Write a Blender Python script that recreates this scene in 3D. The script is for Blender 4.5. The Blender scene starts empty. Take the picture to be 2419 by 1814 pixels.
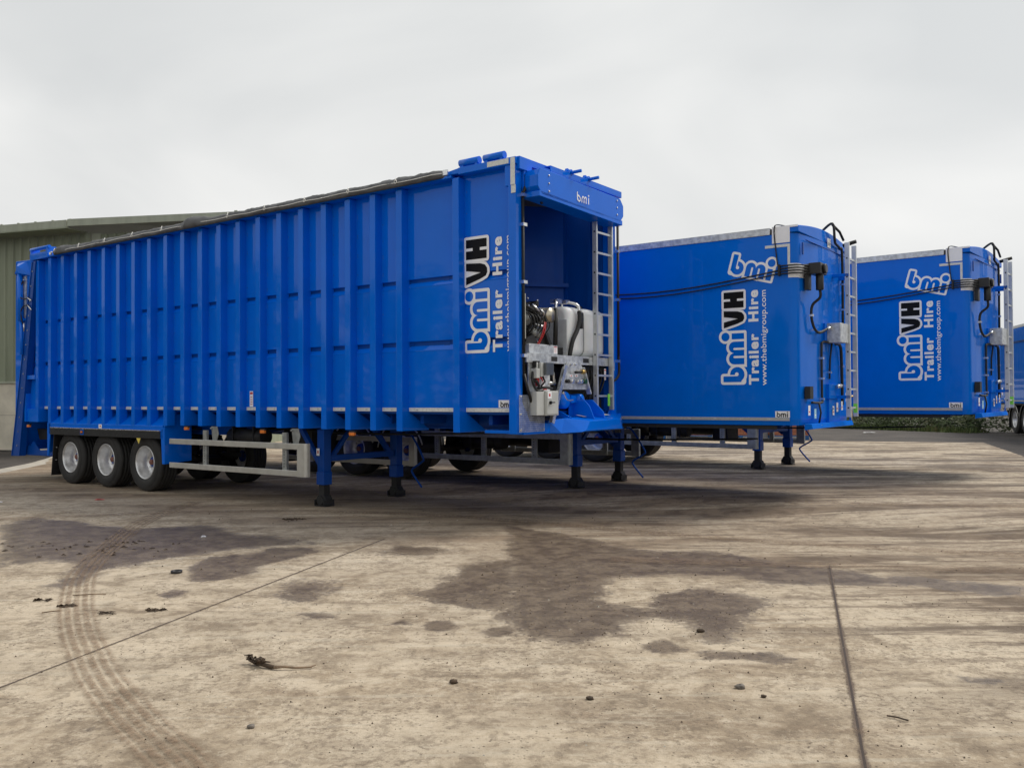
import bpy, bmesh, math, random
import numpy as np
from mathutils import Matrix, Vector
from mathutils import noise as mnoise
random.seed(7)
R = math.radians
sc = bpy.context.scene
col = sc.collection

# ------------------------------------------------------------------ camera
cam_data = bpy.data.cameras.new('camera')
cam_data.sensor_width = 36.0
cam_data.lens = 2080.0/2419*36
cam_data.clip_start = 0.05
cam_data.clip_end = 900
cam = bpy.data.objects.new('camera', cam_data)
col.objects.link(cam)
pi_, ro_ = 0.0146, -0.0055
fw = Vector((0, math.cos(pi_), math.sin(pi_))); up0 = Vector((0, -math.sin(pi_), math.cos(pi_))); rt0 = Vector((1, 0, 0))
rt = rt0*math.cos(ro_)+up0*math.sin(ro_); up = up0*math.cos(ro_)-rt0*math.sin(ro_)
m = Matrix.Identity(4)
for i in range(3):
    m[i][0] = rt[i]; m[i][1] = up[i]; m[i][2] = -fw[i]
m[2][3] = 1.6658
cam.matrix_world = m
sc.camera = cam
sc.render.resolution_x = 1024; sc.render.resolution_y = 767

# ------------------------------------------------------------------ sky and sun
SUN_EL, SUN_AZ = R(52), R(62)          # azimuth clockwise from +Y
w = bpy.data.worlds.new('World'); sc.world = w; w.use_nodes = True
nt = w.node_tree; N = nt.nodes; L = nt.links
bg = N['Background']
sky = N.new('ShaderNodeTexSky'); sky.sky_type = 'NISHITA'; sky.sun_disc = False
sky.sun_elevation = SUN_EL; sky.sun_rotation = SUN_AZ; sky.dust_density = 4; sky.air_density = 1.5
hs = N.new('ShaderNodeHueSaturation'); hs.inputs['Saturation'].default_value = 0.06
L.new(sky.outputs[0], hs.inputs['Color'])
mixg = N.new('ShaderNodeMix'); mixg.data_type = 'RGBA'; mixg.inputs[0].default_value = 0.82
L.new(hs.outputs[0], mixg.inputs[6]); mixg.inputs[7].default_value = (7.0, 7.05, 7.05, 1)
tc = N.new('ShaderNodeTexCoord')
mp = N.new('ShaderNodeMapping'); mp.inputs['Scale'].default_value = (1.1, 1.1, 2.4); mp.inputs['Rotation'].default_value = (0.2, 0.5, 0.3)
nz = N.new('ShaderNodeTexNoise'); nz.inputs['Scale'].default_value = 1.9; nz.inputs['Detail'].default_value = 6; nz.inputs['Roughness'].default_value = 0.42
nz.inputs['Distortion'].default_value = 0.5
cr = N.new('ShaderNodeValToRGB')
cr.color_ramp.elements[0].position = 0.34; cr.color_ramp.elements[0].color = (0.82, 0.83, 0.84, 1)
cr.color_ramp.elements[1].position = 0.66; cr.color_ramp.elements[1].color = (1.06, 1.05, 1.04, 1)
# overcast dome: a little brighter towards the horizon, greyer overhead
sx = N.new('ShaderNodeSeparateXYZ'); L.new(tc.outputs['Generated'], sx.inputs[0])
gr = N.new('ShaderNodeValToRGB')
gr.color_ramp.elements[0].position = 0.0; gr.color_ramp.elements[0].color = (.885, .885, .88, 1)
gr.color_ramp.elements[1].position = 0.5; gr.color_ramp.elements[1].color = (0.80, 0.81, 0.81, 1)
L.new(sx.outputs[2], gr.inputs[0])
mul = N.new('ShaderNodeMix'); mul.data_type = 'RGBA'; mul.blend_type = 'MULTIPLY'; mul.inputs[0].default_value = 1
mul2 = N.new('ShaderNodeMix'); mul2.data_type = 'RGBA'; mul2.blend_type = 'MULTIPLY'; mul2.inputs[0].default_value = 1
L.new(tc.outputs['Generated'], mp.inputs[0]); L.new(mp.outputs[0], nz.inputs[0]); L.new(nz.outputs[0], cr.inputs[0])
L.new(mixg.outputs[2], mul.inputs[6]); L.new(cr.outputs[0], mul.inputs[7])
L.new(mul.outputs[2], mul2.inputs[6]); L.new(gr.outputs[0], mul2.inputs[7])
L.new(mul2.outputs[2], bg.inputs[0]); bg.inputs[1].default_value = 0.098
sd = bpy.data.lights.new('sun', 'SUN'); sd.energy = 1.6; sd.angle = R(24); sd.color = (1, 0.95, 0.88)
so = bpy.data.objects.new('sun', sd); col.objects.link(so)
dv = Vector((math.sin(SUN_AZ)*math.cos(SUN_EL), math.cos(SUN_AZ)*math.cos(SUN_EL), math.sin(SUN_EL)))
so.rotation_euler = dv.to_track_quat('Z', 'Y').to_euler(); so.location = (20, 10, 30)
sc.view_settings.view_transform = 'Standard'; sc.view_settings.look = 'None'
sc.view_settings.gamma = 1; sc.view_settings.exposure = 0.62

# ------------------------------------------------------------------ materials
def nodes(name):
    m = bpy.data.materials.new(name); m.use_nodes = True
    return m, m.node_tree.nodes, m.node_tree.links, m.node_tree.nodes['Principled BSDF']
def noise_tex(N, L, vec, scale, detail=4, rough=.5, dist=0, sc3=None, rot=None):
    n = N.new('ShaderNodeTexNoise'); n.inputs['Scale'].default_value = scale; n.inputs['Detail'].default_value = detail
    n.inputs['Roughness'].default_value = rough; n.inputs['Distortion'].default_value = dist
    if sc3 or rot:
        mp = N.new('ShaderNodeMapping')
        if sc3: mp.inputs['Scale'].default_value = sc3
        if rot: mp.inputs['Rotation'].default_value = rot
        L.new(vec, mp.inputs[0]); vec = mp.outputs[0]
    L.new(vec, n.inputs[0]); return n.outputs[0]
def ramp(N, L, v, p0, p1, c0=0.0, c1=1.0):
    r = N.new('ShaderNodeMapRange'); r.interpolation_type = 'SMOOTHSTEP'
    r.inputs[1].default_value = p0; r.inputs[2].default_value = p1; r.inputs[3].default_value = c0; r.inputs[4].default_value = c1
    L.new(v, r.inputs[0]); return r.outputs[0]
def mixc(N, L, f, a, b, mode='MIX'):
    m = N.new('ShaderNodeMix'); m.data_type = 'RGBA'; m.blend_type = mode
    if isinstance(f, (int, float)): m.inputs[0].default_value = f
    else: L.new(f, m.inputs[0])
    for i, c in ((6, a), (7, b)):
        if isinstance(c, tuple): m.inputs[i].default_value = (*c, 1) if len(c) == 3 else c
        else: L.new(c, m.inputs[i])
    return m.outputs[2]
def mth(N, L, op, a, b=None):
    m = N.new('ShaderNodeMath'); m.operation = op
    for i, c in ((0, a), (1, b)):
        if c is None: continue
        if isinstance(c, (int, float)): m.inputs[i].default_value = c
        else: L.new(c, m.inputs[i])
    return m.outputs[0]
def bump(N, L, h, strength, dist, b):
    n = N.new('ShaderNodeBump'); n.inputs['Strength'].default_value = strength; n.inputs['Distance'].default_value = dist
    L.new(h, n.inputs['Height']); L.new(n.outputs[0], b.inputs['Normal']); return n
def simple(name, c, rough=.5, metal=0.0, var=.12, scale=6, coat=0, bmp=0, bscale=40, spec=None):
    m, N, L, b = nodes(name)
    tc = N.new('ShaderNodeTexCoord').outputs['Object']
    n = noise_tex(N, L, tc, scale, 5, .6)
    f = ramp(N, L, n, .3, .7)
    lo = tuple(x*(1-var) for x in c); hi = tuple(min(1, x*(1+var)) for x in c)
    L.new(mixc(N, L, f, lo, hi), b.inputs['Base Color'])
    L.new(ramp(N, L, n, .3, .7, max(.03, rough*.85), min(1, rough*1.2)), b.inputs['Roughness'])
    b.inputs['Metallic'].default_value = metal
    b.inputs['Coat Weight'].default_value = coat; b.inputs['Coat Roughness'].default_value = .06
    if spec is not None: b.inputs['Specular IOR Level'].default_value = spec
    if bmp: bump(N, L, noise_tex(N, L, tc, bscale, 4, .6), bmp, .01, b)
    return m
def paint(name, c, wav=.12, rough=.3, coat=.35, spec=.3):
    """gloss vehicle paint on slightly wavy sheet metal"""
    m, N, L, b = nodes(name)
    tc = N.new('ShaderNodeTexCoord').outputs['Object']
    n = noise_tex(N, L, tc, 1.3, 5, .6)
    dust = noise_tex(N, L, tc, 5, 7, .65, .4, (1, 1, .5))
    c1 = mixc(N, L, ramp(N, L, n, .3, .7), tuple(x*.95 for x in c), tuple(x*1.05 for x in c))
    c2 = mixc(N, L, ramp(N, L, dust, .55, .85, 0, .02), c1, (.3, .28, .25))
    L.new(c2, b.inputs['Base Color'])
    L.new(ramp(N, L, dust, .35, .75, rough*.9, rough*1.3), b.inputs['Roughness'])
    b.inputs['Coat Weight'].default_value = coat; b.inputs['Coat Roughness'].default_value = .04
    b.inputs['Specular IOR Level'].default_value = spec
    w1 = noise_tex(N, L, tc, 1.1, 2, .5, 0, (1, 1, .6))
    bump(N, L, w1, wav, .05, b)
    return m
M = {}
M['blue'] = paint('blue_paint', (.0, .146, .74), rough=.5, coat=.55, spec=.02)
M['blue2'] = paint('blue_paint_smooth', (.0, .15, .70), wav=.05, rough=.45, coat=.28, spec=.02)
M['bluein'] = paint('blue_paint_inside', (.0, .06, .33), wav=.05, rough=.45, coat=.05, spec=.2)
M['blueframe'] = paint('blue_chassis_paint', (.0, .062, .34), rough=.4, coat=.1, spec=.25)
M['galv'] = simple('galvanised_steel', (.58, .6, .61), .42, .5, .25, 14)
M['galvd'] = simple('dull_zinc', (.33, .34, .33), .55, .6, .2, 10)
M['alu'] = simple('aluminium', (.56, .55, .51), .36, .55, .08, 5)
M['alub'] = simple('bright_aluminium', (.7, .71, .72), .25, .9, .06, 8)
M['ladder'] = simple('ladder_aluminium', (.62, .64, .65), .35, .6, .06, 8)
M['rim'] = simple('steel_rim_silver', (.72, .72, .72), .34, .65, .15, 9)
M['tyre'] = simple('tyre_rubber', (.028, .027, .026), .75, 0, .35, 9, bmp=.3, bscale=60)
M['black'] = simple('black_plastic', (.015, .015, .016), .42, 0, .2, 9)
M['blackm'] = simple('matt_black_steel', (.018, .018, .019), .6, .1, .3, 12)
M['rubber'] = simple('black_rubber', (.012, .012, .012), .55, 0, .2, 9)
M['grey'] = simple('grey_paint', (.46, .46, .42), .5, 0, .1, 9)
M['cab'] = simple('pale_grey_cabinet', (.5, .51, .49), .4, 0, .05, 5)
M['white'] = simple('white_vinyl', (.9, .9, .92), .35, 0, .03, 5)
M['red'] = simple('red_vinyl', (.6, .03, .03), .4, 0, .05, 5)
M['vblack'] = simple('black_vinyl', (.006, .006, .008), .5, 0, .1, 5, spec=.15)
M['vblue'] = M['blue2']
M['amber'] = simple('amber_lens', (.75, .2, .03), .25, 0, .1, 30)
M['redhub'] = simple('red_hub_cap', (.22, .09, .07), .45, 0, .2, 20)
M['bluehub'] = simple('blue_brake_drum', (.004, .05, .3), .4, 0, .2, 20)
M['brass'] = simple('brass', (.6, .4, .12), .35, .7, .1, 20)
M['orange'] = simple('orange_filter', (.7, .25, .04), .5, 0, .1, 20)
M['exhaust'] = simple('heat_stained_steel', (.42, .38, .3), .32, .85, .35, 9)
M['yellow'] = simple('yellow_tag', (.8, .62, .1), .5, 0, .05, 9)
M['green'] = simple('green_tag', (.25, .8, .08), .5, 0, .05, 9)
M['cyan'] = simple('pale_blue_sticker', (.35, .65, .8), .4, 0, .05, 9)
M['tapem'] = simple('silver_reflective_tape', (.68, .69, .67), .3, 0, .08, 30)
M['tapeg'] = simple('grey_reflective_tape', (.4, .41, .42), .35, 0, .08, 30)
M['rope'] = simple('white_rope', (.75, .74, .7), .7, 0, .1, 30)
M['tarp'] = simple('charcoal_tarpaulin', (.085, .085, .088), .6, 0, .25, 5, bmp=.4, bscale=25)
M['chrome'] = simple('zinc_fitting', (.7, .7, .7), .2, .9, .1, 20)
def tank_mat():
    m, N, L, b = nodes('white_plastic_tank')
    tc = N.new('ShaderNodeTexCoord').outputs['Object']
    n = noise_tex(N, L, tc, 2.5, 4, .5)
    L.new(mixc(N, L, ramp(N, L, n, .3, .7), (.74, .76, .78), (.84, .85, .85)), b.inputs['Base Color'])
    b.inputs['Roughness'].default_value = .42; b.inputs['Subsurface Weight'].default_value = .08
    return m
M['tank'] = tank_mat()

# ------------------------------------------------------------------ mesh builder
class MB:
    round_tubes = True
    """collects shapes given as (s, y, z): s metres behind the vehicle's front, y across, z up"""
    def __init__(self, flip=True): self.v = []; self.f = []; self.mi = []; self.flip = flip; self.cur = 0; self.smooth = []; self.sm = False
    def pt(self, p):
        self.v.append((-p[0] if self.flip else p[0], p[1], p[2])); return len(self.v)-1
    def face(self, idx): self.f.append(tuple(idx)); self.mi.append(self.cur); self.smooth.append(self.sm)
    def box(self, s0, s1, y0, y1, z0, z1):
        a = [self.pt((s, y, z)) for s in (s0, s1) for y in (y0, y1) for z in (z0, z1)]
        for q in ((0, 1, 3, 2), (4, 6, 7, 5), (0, 4, 5, 1), (2, 3, 7, 6), (0, 2, 6, 4), (1, 5, 7, 3)): self.face([a[i] for i in q])
        return self
    def loft(self, secs, closed=True, caps=True):
        rows = [[self.pt(p) for p in s] for s in secs]; n = len(rows[0])
        for a, b in zip(rows, rows[1:]):
            for i in range(n if closed else n-1):
                j = (i+1) % n; self.face((a[i], a[j], b[j], b[i]))
        if caps:
            o = self.sm; self.sm = False
            self.face(rows[0]); self.face(rows[-1][::-1]); self.sm = o
        return self
    def prism(self, axis, poly, c0, c1):
        """extrude a polygon: axis 's' poly=(y,z); 'y' poly=(s,z); 'z' poly=(s,y)"""
        def P(p, c): return {'s': (c, p[0], p[1]), 'y': (p[0], c, p[1]), 'z': (p[0], p[1], c)}[axis]
        return self.loft([[P(p, c0) for p in poly], [P(p, c1) for p in poly]])
    def beam(self, a, b, w, h):
        """rectangular bar from a to b"""
        a, b = Vector(a), Vector(b); d = (b-a).normalized()
        u = Vector((0, 0, 1)) if abs(d.z) < .8 else Vector((0, 1, 0))
        x = d.cross(u).normalized(); y = x.cross(d).normalized()
        c = [x*w/2+y*h/2, -x*w/2+y*h/2, -x*w/2-y*h/2, x*w/2-y*h/2]
        return self.loft([[a+k for k in c], [b+k for k in c]])
    def tube(self, path, r, n=10, caps=True):
        P = [Vector(p) for p in path]; secs = []; prev = None
        if 3 < len(P) < 12 and not isinstance(r, (list, tuple)) and self.round_tubes:
            out = []
            for i in range(len(P)-1):
                p0, p1, p2, p3 = P[max(0, i-1)], P[i], P[i+1], P[min(len(P)-1, i+2)]
                for k in range(5):
                    t = k/5; out.append(.5*((2*p1)+(-p0+p2)*t+(2*p0-5*p1+4*p2-p3)*t*t+(-p0+3*p1-3*p2+p3)*t**3))
            P = out+[P[-1]]
        for i, p in enumerate(P):
            d = ((P[i+1] if i+1 < len(P) else p)-(P[i-1] if i else p)).normalized()
            if prev is None:
                u = Vector((0, 0, 1)) if abs(d.z) < .8 else Vector((1, 0, 0)); x = d.cross(u).normalized()
            else: x = (prev-d*prev.dot(d)).normalized()
            prev = x; y = d.cross(x)
            rr = r[i] if isinstance(r, (list, tuple)) else r
            secs.append([p+(x*math.cos(t)+y*math.sin(t))*rr for t in [2*math.pi*k/n for k in range(n)]])
        o = self.sm; self.sm = True; self.loft(secs, True, caps); self.sm = o; return self
    def cyl(self, a, b, r, n=16):
        return self.tube([a, b], r, n)
    def lathe(self, c, axis, prof, n=40, closed=False):
        """revolve profile [(radius, offset along axis)] about axis through c"""
        ax = {'s': 0, 'y': 1, 'z': 2}[axis]; o1, o2 = [i for i in range(3) if i != ax]
        rows = []
        for r, o in prof:
            row = []
            for k in range(n):
                t = 2*math.pi*k/n; p = [0, 0, 0]; p[ax] = c[ax]+o; p[o1] = c[o1]+r*math.cos(t); p[o2] = c[o2]+r*math.sin(t)
                row.append(self.pt(p))
            rows.append(row)
        if closed: rows.append(rows[0])
        os = self.sm; self.sm = True
        for a, b in zip(rows, rows[1:]):
            for i in range(n): j = (i+1) % n; self.face((a[i], a[j], b[j], b[i]))
        self.sm = os
        return self
    def sphere(self, c, r, n=8):
        prof = [(max(1e-4, math.sin(math.pi*i/n))*r, -math.cos(math.pi*i/n)*r) for i in range(n+1)]
        return self.lathe(c, 'z', prof, n+2)
    def build(self, name, mats, parent=None, bevel=0, kind=None, recalc=True, seg=2):
        me = bpy.data.meshes.new(name); me.from_pydata(self.v, [], self.f)
        if not isinstance(mats, (list, tuple)): mats = [mats]
        for mm in mats: me.materials.append(mm)
        me.polygons.foreach_set('material_index', self.mi)
        me.polygons.foreach_set('use_smooth', self.smooth)
        if recalc:
            bm = bmesh.new(); bm.from_mesh(me); bmesh.ops.recalc_face_normals(bm, faces=bm.faces); bm.to_mesh(me); bm.free()
        me.update()
        o = bpy.data.objects.new(name, me); col.objects.link(o)
        if parent: o.parent = parent
        if bevel:
            bv = o.modifiers.new('bevel', 'BEVEL'); bv.width = bevel; bv.segments = seg; bv.limit_method = 'ANGLE'; bv.angle_limit = R(40)
            bv.harden_normals = False
        if kind: o['kind'] = kind
        return o
def split_build(mb, name, mats, parent, bevel=0):
    """every separate piece collected in mb becomes a part of its own"""
    par = list(range(len(mb.v)))
    def fnd(a):
        while par[a] != a: par[a] = par[par[a]]; a = par[a]
        return a
    for f in mb.f:
        r0 = fnd(f[0])
        for i in f[1:]: par[fnd(i)] = r0
    groups = {}
    for k, f in enumerate(mb.f): groups.setdefault(fnd(f[0]), []).append(k)
    for ks in groups.values():
        q = MB(); mp_ = {}
        for k in ks:
            ids = []
            for i in mb.f[k]:
                if i not in mp_: mp_[i] = len(q.v); q.v.append(mb.v[i])
                ids.append(mp_[i])
            q.f.append(tuple(ids)); q.mi.append(mb.mi[k]); q.smooth.append(mb.smooth[k])
        q.build(name, mats, parent, bevel)
def tag(o, label=None, cat=None, group=None, kind=None):
    if label: o['label'] = label
    if cat: o['category'] = cat
    if group: o['group'] = group
    if kind: o['kind'] = kind
    return o
def thing(name, loc, rz, label, cat, group=None):
    o = bpy.data.objects.new(name, None); col.objects.link(o); o.location = loc; o.rotation_euler = (0, 0, rz); o.empty_display_size = .3
    return tag(o, label, cat, group)
def copy_tree(o, parent=None):
    c = o.copy(); col.objects.link(c); c.parent = parent
    for ch in [x for x in bpy.data.objects if x.parent == o]: copy_tree(ch, c)
    return c

# ------------------------------------------------------------------ lettering
_tcache = {}
def text_mesh(txt, offset=0.0):
    key = (txt, offset)
    if key in _tcache: return _tcache[key]
    cu = bpy.data.curves.new('t', 'FONT'); cu.body = txt; cu.size = 1; cu.offset = offset; cu.resolution_u = 5
    if offset: cu.space_character = 1.0+offset*4
    ob = bpy.data.objects.new('t', cu); col.objects.link(ob)
    bpy.context.view_layer.update()
    dg = bpy.context.evaluated_depsgraph_get()
    me = bpy.data.meshes.new_from_object(ob.evaluated_get(dg))
    V = [(v.co.x, v.co.y) for v in me.vertices]; F = [tuple(p.vertices) for p in me.polygons]
    bpy.data.objects.remove(ob); bpy.data.curves.remove(cu); bpy.data.meshes.remove(me)
    _tcache[key] = (V, F); return V, F
class Decal(MB):
    """flat vinyl: org + a*U + b*Vv + lift*n ; each primitive a hair above the last"""
    def __init__(self, org, U, Vv, n, step=.00018, base=.002):  # base: how far the vinyl stands off the panel
        super().__init__(); self.o = Vector(org); self.U = Vector(U); self.V = Vector(Vv); self.n = Vector(n); self.k = 0; self.step = step; self.base = base
    def P(self, a, b):
        p = self.o+self.U*a+self.V*b+self.n*(self.base+self.k*self.step); return self.pt(p)
    def poly(self, pts): self.face([self.P(*p) for p in pts]); self.k += 1
    def circ(self, a, b, r, n=28): self.poly([(a+r*math.cos(2*math.pi*i/n), b+r*math.sin(2*math.pi*i/n)) for i in range(n)])
    def seg(self, p, q, w, cap=True):
        d = (Vector(q)-Vector(p)); x = Vector((-d.y, d.x)).normalized()*w/2
        self.poly([(p[0]+x.x, p[1]+x.y), (q[0]+x.x, q[1]+x.y), (q[0]-x.x, q[1]-x.y), (p[0]-x.x, p[1]-x.y)])
        if cap: self.circ(*p, w/2, 14); self.circ(*q, w/2, 14)
    def rect(self, a0, a1, b0, b1): self.poly([(a0, b0), (a1, b0), (a1, b1), (a0, b1)])
    def rrect(self, a0, a1, b0, b1, r):
        pts = []
        for cx, cy, t0 in ((a1-r, b1-r, 0), (a0+r, b1-r, 90), (a0+r, b0+r, 180), (a1-r, b0+r, 270)):
            pts += [(cx+r*math.cos(R(t0+t)), cy+r*math.sin(R(t0+t))) for t in (0, 22.5, 45, 67.5, 90)]
        self.poly(pts)
    def fat(self, pts, r):
        self.poly(pts)
        for p, q in zip(pts, pts[1:]+pts[:1]): self.seg(p, q, 2*r, False)
        for p in pts: self.circ(*p, r, 14)
    def text(self, txt, a0, a1, b0, b1, off=0.0):
        """a0..a1 is the text's own extent, b0..b1 that of its ink"""
        V, F = text_mesh(txt, off)
        xs = [v[0] for v in V]; ys = [v[1] for v in V]; x0, x1, y0, y1 = min(xs), max(xs), min(ys), max(ys)
        idx = [self.P(a0+(x-x0)/(x1-x0)*(a1-a0), b0+(y-y0)/(y1-y0)*(b1-b0)) for x, y in V]
        for f in F: self.face([idx[i] for i in f])
        self.k += 1
    def bmi(self, a, b, u, white=0, fill=1):
        """the outlined rounded letters b m i, 5.65u long and 3u high"""
        X = lambda x: a+x*u
        Y = lambda y: b+y*u
        self.cur = white
        self.rrect(X(0), X(1.15), Y(.1), Y(2.85), .3*u); self.circ(X(1.05), Y(1.05), 1.06*u, 36)
        for c in (2.69, 3.87): self.circ(X(c), Y(1.35), .87*u, 32); self.rect(X(c-.87), X(c+.87), Y(.02), Y(1.35))
        self.rrect(X(4.42), X(5.6), Y(.02), Y(2.15), .2*u); self.circ(X(4.98), Y(2.3), .72*u, 32)
        self.cur = fill
        self.rrect(X(.27), X(.88), Y(.6), Y(2.57), .08*u); self.circ(X(1.05), Y(1.05), .78*u, 36)
        for c in (2.69, 3.87): self.circ(X(c), Y(1.35), .59*u, 28)
        self.rect(X(2.10), X(4.46), Y(.28), Y(1.35))
        self.rrect(X(4.7), X(5.32), Y(.28), Y(1.62), .05*u)
        self.circ(X(4.98), Y(2.3), .45*u, 28)
        self.cur = white
        self.seg((X(.95), Y(2.1)), (X(.95), Y(1.12)), .13*u); self.circ(X(1.08), Y(1.1), .2*u, 16)
        for c in (2.86, 3.70): self.seg((X(c), Y(.1)), (X(c), Y(1.33)), .22*u)
    def vh(self, a, b, u, white=0, black=2):
        q = lambda L: [(a+x*u, b+y*u) for x, y in L]
        V = q([(.15, 2.6), (.8, 2.6), (1.15, .95), (1.4, 2.6), (2.05, 2.6), (1.95, 1.0), (1.8, .5), (1.5, .27), (1.15, .24), (.85, .4), (.6, 1.0)])
        self.cur = white
        hull = q([(.15, 2.6), (2.05, 2.6), (1.95, 1.0), (1.8, .5), (1.5, .27), (1.15, .24), (.85, .4), (.6, 1.0)])
        self.fat(hull, .25*u); self.fat(q([(2.35, .3), (4.1, .3), (4.1, 2.6), (2.35, 2.6)]), .25*u)
        self.cur = black
        self.poly(q([(.15, 2.6), (.8, 2.6), (1.15, .95), (1.15, .24), (.85, .4), (.6, 1.0)]))
        self.poly(q([(1.15, .95), (1.4, 2.6), (2.05, 2.6), (1.95, 1.0), (1.8, .5), (1.5, .27), (1.15, .24)]))
        self.poly(q([(2.35, .3), (4.1, .3), (4.1, 2.6), (2.35, 2.6)]))
        self.cur = white
        self.poly(q([(3.1, 1.85), (3.35, 1.85), (3.35, 2.7), (3.1, 2.7)])); self.poly(q([(3.1, .2), (3.35, .2), (3.35, 1.05), (3.1, 1.05)]))
def sticker(parent, org, U, V, n, w, h, kind='red', name='warning_sticker'):
    """white label with a coloured band and rows of tiny print (too small to read)"""
    d = Decal(org, U, V, n); d.rect(0, w, 0, h)
    d.cur = 1
    if kind == 'red':
        d.rect(w*.1, w*.9, h*.8, h*.93)
        for k in range(4): d.rect(w*.2, w*.8, h*(.14+.15*k), h*(.18+.15*k))
    elif kind == 'small': d.rect(w*.3, w*.7, h*.3, h*.7)
    elif kind == 'tri':
        d.poly([(w*.08, h*.3), (w*.42, h*.3), (w*.25, h*.75)]); d.rect(w*.55, w*.9, h*.6, h*.7); d.rect(w*.55, w*.9, h*.4, h*.47)
    return d.build(name, [M['white'], {'red': M['red'], 'small': M['red'], 'tri': M['yellow']}[kind]], parent, recalc=False)
SU, SV, SN = (0, 0, 1), (1, 0, 0), (0, -1, 0)      # side face, reading upwards
HU, HV = (-1, 0, 0), (0, 0, 1)                     # side face, reading level
FU, FV, FN = (0, 1, 0), (0, 0, 1), (-1, 0, 0)      # front face

# ------------------------------------------------------------------ shared running gear
W = 2.5
def tyre_and_rim(parent, s, side, z=.52, hub='redhub', y0=.08):
    """one wide single wheel; side 0 = near, 1 = far (mirrored). wheel > tyre, rim, hub"""
    sg = 1 if side == 0 else -1; yo = y0 if side == 0 else W-y0
    Y = lambda d: yo+sg*d
    c = (s, 0, z)
    t = MB()
    prof = [(.298, .03), (.31, .012), (.36, .0), (.42, -.002), (.455, .006), (.49, .016), (.51, .03)]
    zz = [.51, .517]
    x = .05
    tread = []
    for k in range(5):
        tread += [(.52, x), (.52, x+.045), (.508, x+.05), (.508, x+.058)]; x += .062
    prof += tread[:-2] + [(.51, .355), (.45, .37), (.36, .378), (.298, .35)]
    t.lathe((s, 0, z), 'y', [(r, Y(o)) for r, o in prof], 56)
    for rr in (.405, .44):
        t.lathe((s, 0, z), 'y', [(rr-.004, Y(.004)), (rr, Y(-.006)), (rr+.004, Y(.004))], 48)
    tt = t.build('tyre', M['tyre'])
    r = MB()
    r.lathe((s, 0, z), 'y', [(R_, Y(o)) for R_, o in [(.302, .02), (.302, .012), (.29, .008), (.283, .03), (.272, .06), (.268, .10), (.258, .115), (.254, .19), (.235, .235), (.2, .245), (.15, .225), (.11, .22)]], 56)
    for k in range(10):
        a = 2*math.pi*k/10; r.cyl((s+.165*math.cos(a), Y(.19), z+.165*math.sin(a)), (s+.165*math.cos(a), Y(.235), z+.165*math.sin(a)), .014, 8)
    rim = r.build('rim', M['rim'])
    h = MB()
    h.lathe((s, 0, z), 'y', [(.112, Y(.23)), (.1, Y(.18)), (.085, Y(.16)), (.001, Y(.16))], 24)
    h.cur = 1
    h.lathe((s, 0, z), 'y', [(.05, Y(.165)), (.047, Y(.125)), (.035, Y(.115)), (.001, Y(.115))], 18)
    hu = h.build('hub', [M['bluehub'], M[hub]])
    wh = thing('wheel', (-s, yo, 0), 0, None, None) if False else None
    # the tyre carries its rim and hub
    tt.name = 'wheel'; tt.parent = parent; rim.parent = tt; hu.parent = tt
    return tt
def axle(parent, s, z=.52):
    a = MB(); a.cyl((s, .45, z), (s, W-.45, z), .065, 14)
    for y in (.75, W-.75):
        a.box(s-.5, s+.15, y-.05, y+.05, z+.02, z+.1)
        a.cyl((s-.32, y, z+.1), (s-.32, y, z+.38), .12, 14)
        a.box(s+.12, s+.2, y-.06, y+.06, z-.05, z+.42)
    a.cyl((s+.1, .62, z), (s+.32, .62, z+.06), .08, 12); a.cyl((s+.1, W-.62, z), (s+.32, W-.62, z+.06), .08, 12)
    return a.build('axle', M['blackm'], parent)
def side_guard(parent, s0, s1, z0, z1, side, posts, mat='alu', slope=0.0):
    """aluminium under-run rail: two long rails joined by a rounded upright at the front"""
    y0, y1 = (0.0, .03) if side == 0 else (W-.03, W)
    g = MB()
    g.box(s0+.2, s1, y0, y1, z1-.092, z1); g.box(s0+.2, s1, y0, y1, z0, z0+.092)
    n = 6; pts = []
    d = 1 if side == 0 else -1; yb = y0 if side == 0 else y1
    outer = [(s0+.2, yb)] + [(s0+.05-.05*math.sin(R(t)), yb+d*(.05-.05*math.cos(R(t)))) for t in range(0, 91, 18)] + [(s0, yb+d*.09)]
    inner = [(s0+.03, yb+d*.09)] + [(s0+.055-.025*math.sin(R(t)), yb+d*(.055-.025*math.cos(R(t)))) for t in range(90, -1, -18)] + [(s0+.2, yb+d*.03)]
    g.prism('z', outer+inner, z0-.003, z1+.003)
    o = g.build('side_guard', M[mat], parent, bevel=.006)
    for s in posts:
        p = MB(); ya, yb2 = (.032, .075) if side == 0 else (W-.075, W-.032)
        p.box(s, s+.035, ya, yb2, z0+.01, z1+.16); p.box(s+.035, s+.1, ya, ya+.006 if side == 0 else yb2, z0+.01, z1+.16)
        p.cur = 1
        for k in range(9): p.box(s+.05, s+.062, ya-.001 if side == 0 else ya, ya+.001 if side == 0 else ya+.001, z0+.13+k*.045, z0+.15+k*.045)
        p.build('guard_post', [M['galvd'], M['blackm']], o, bevel=.002)
    return o
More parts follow.
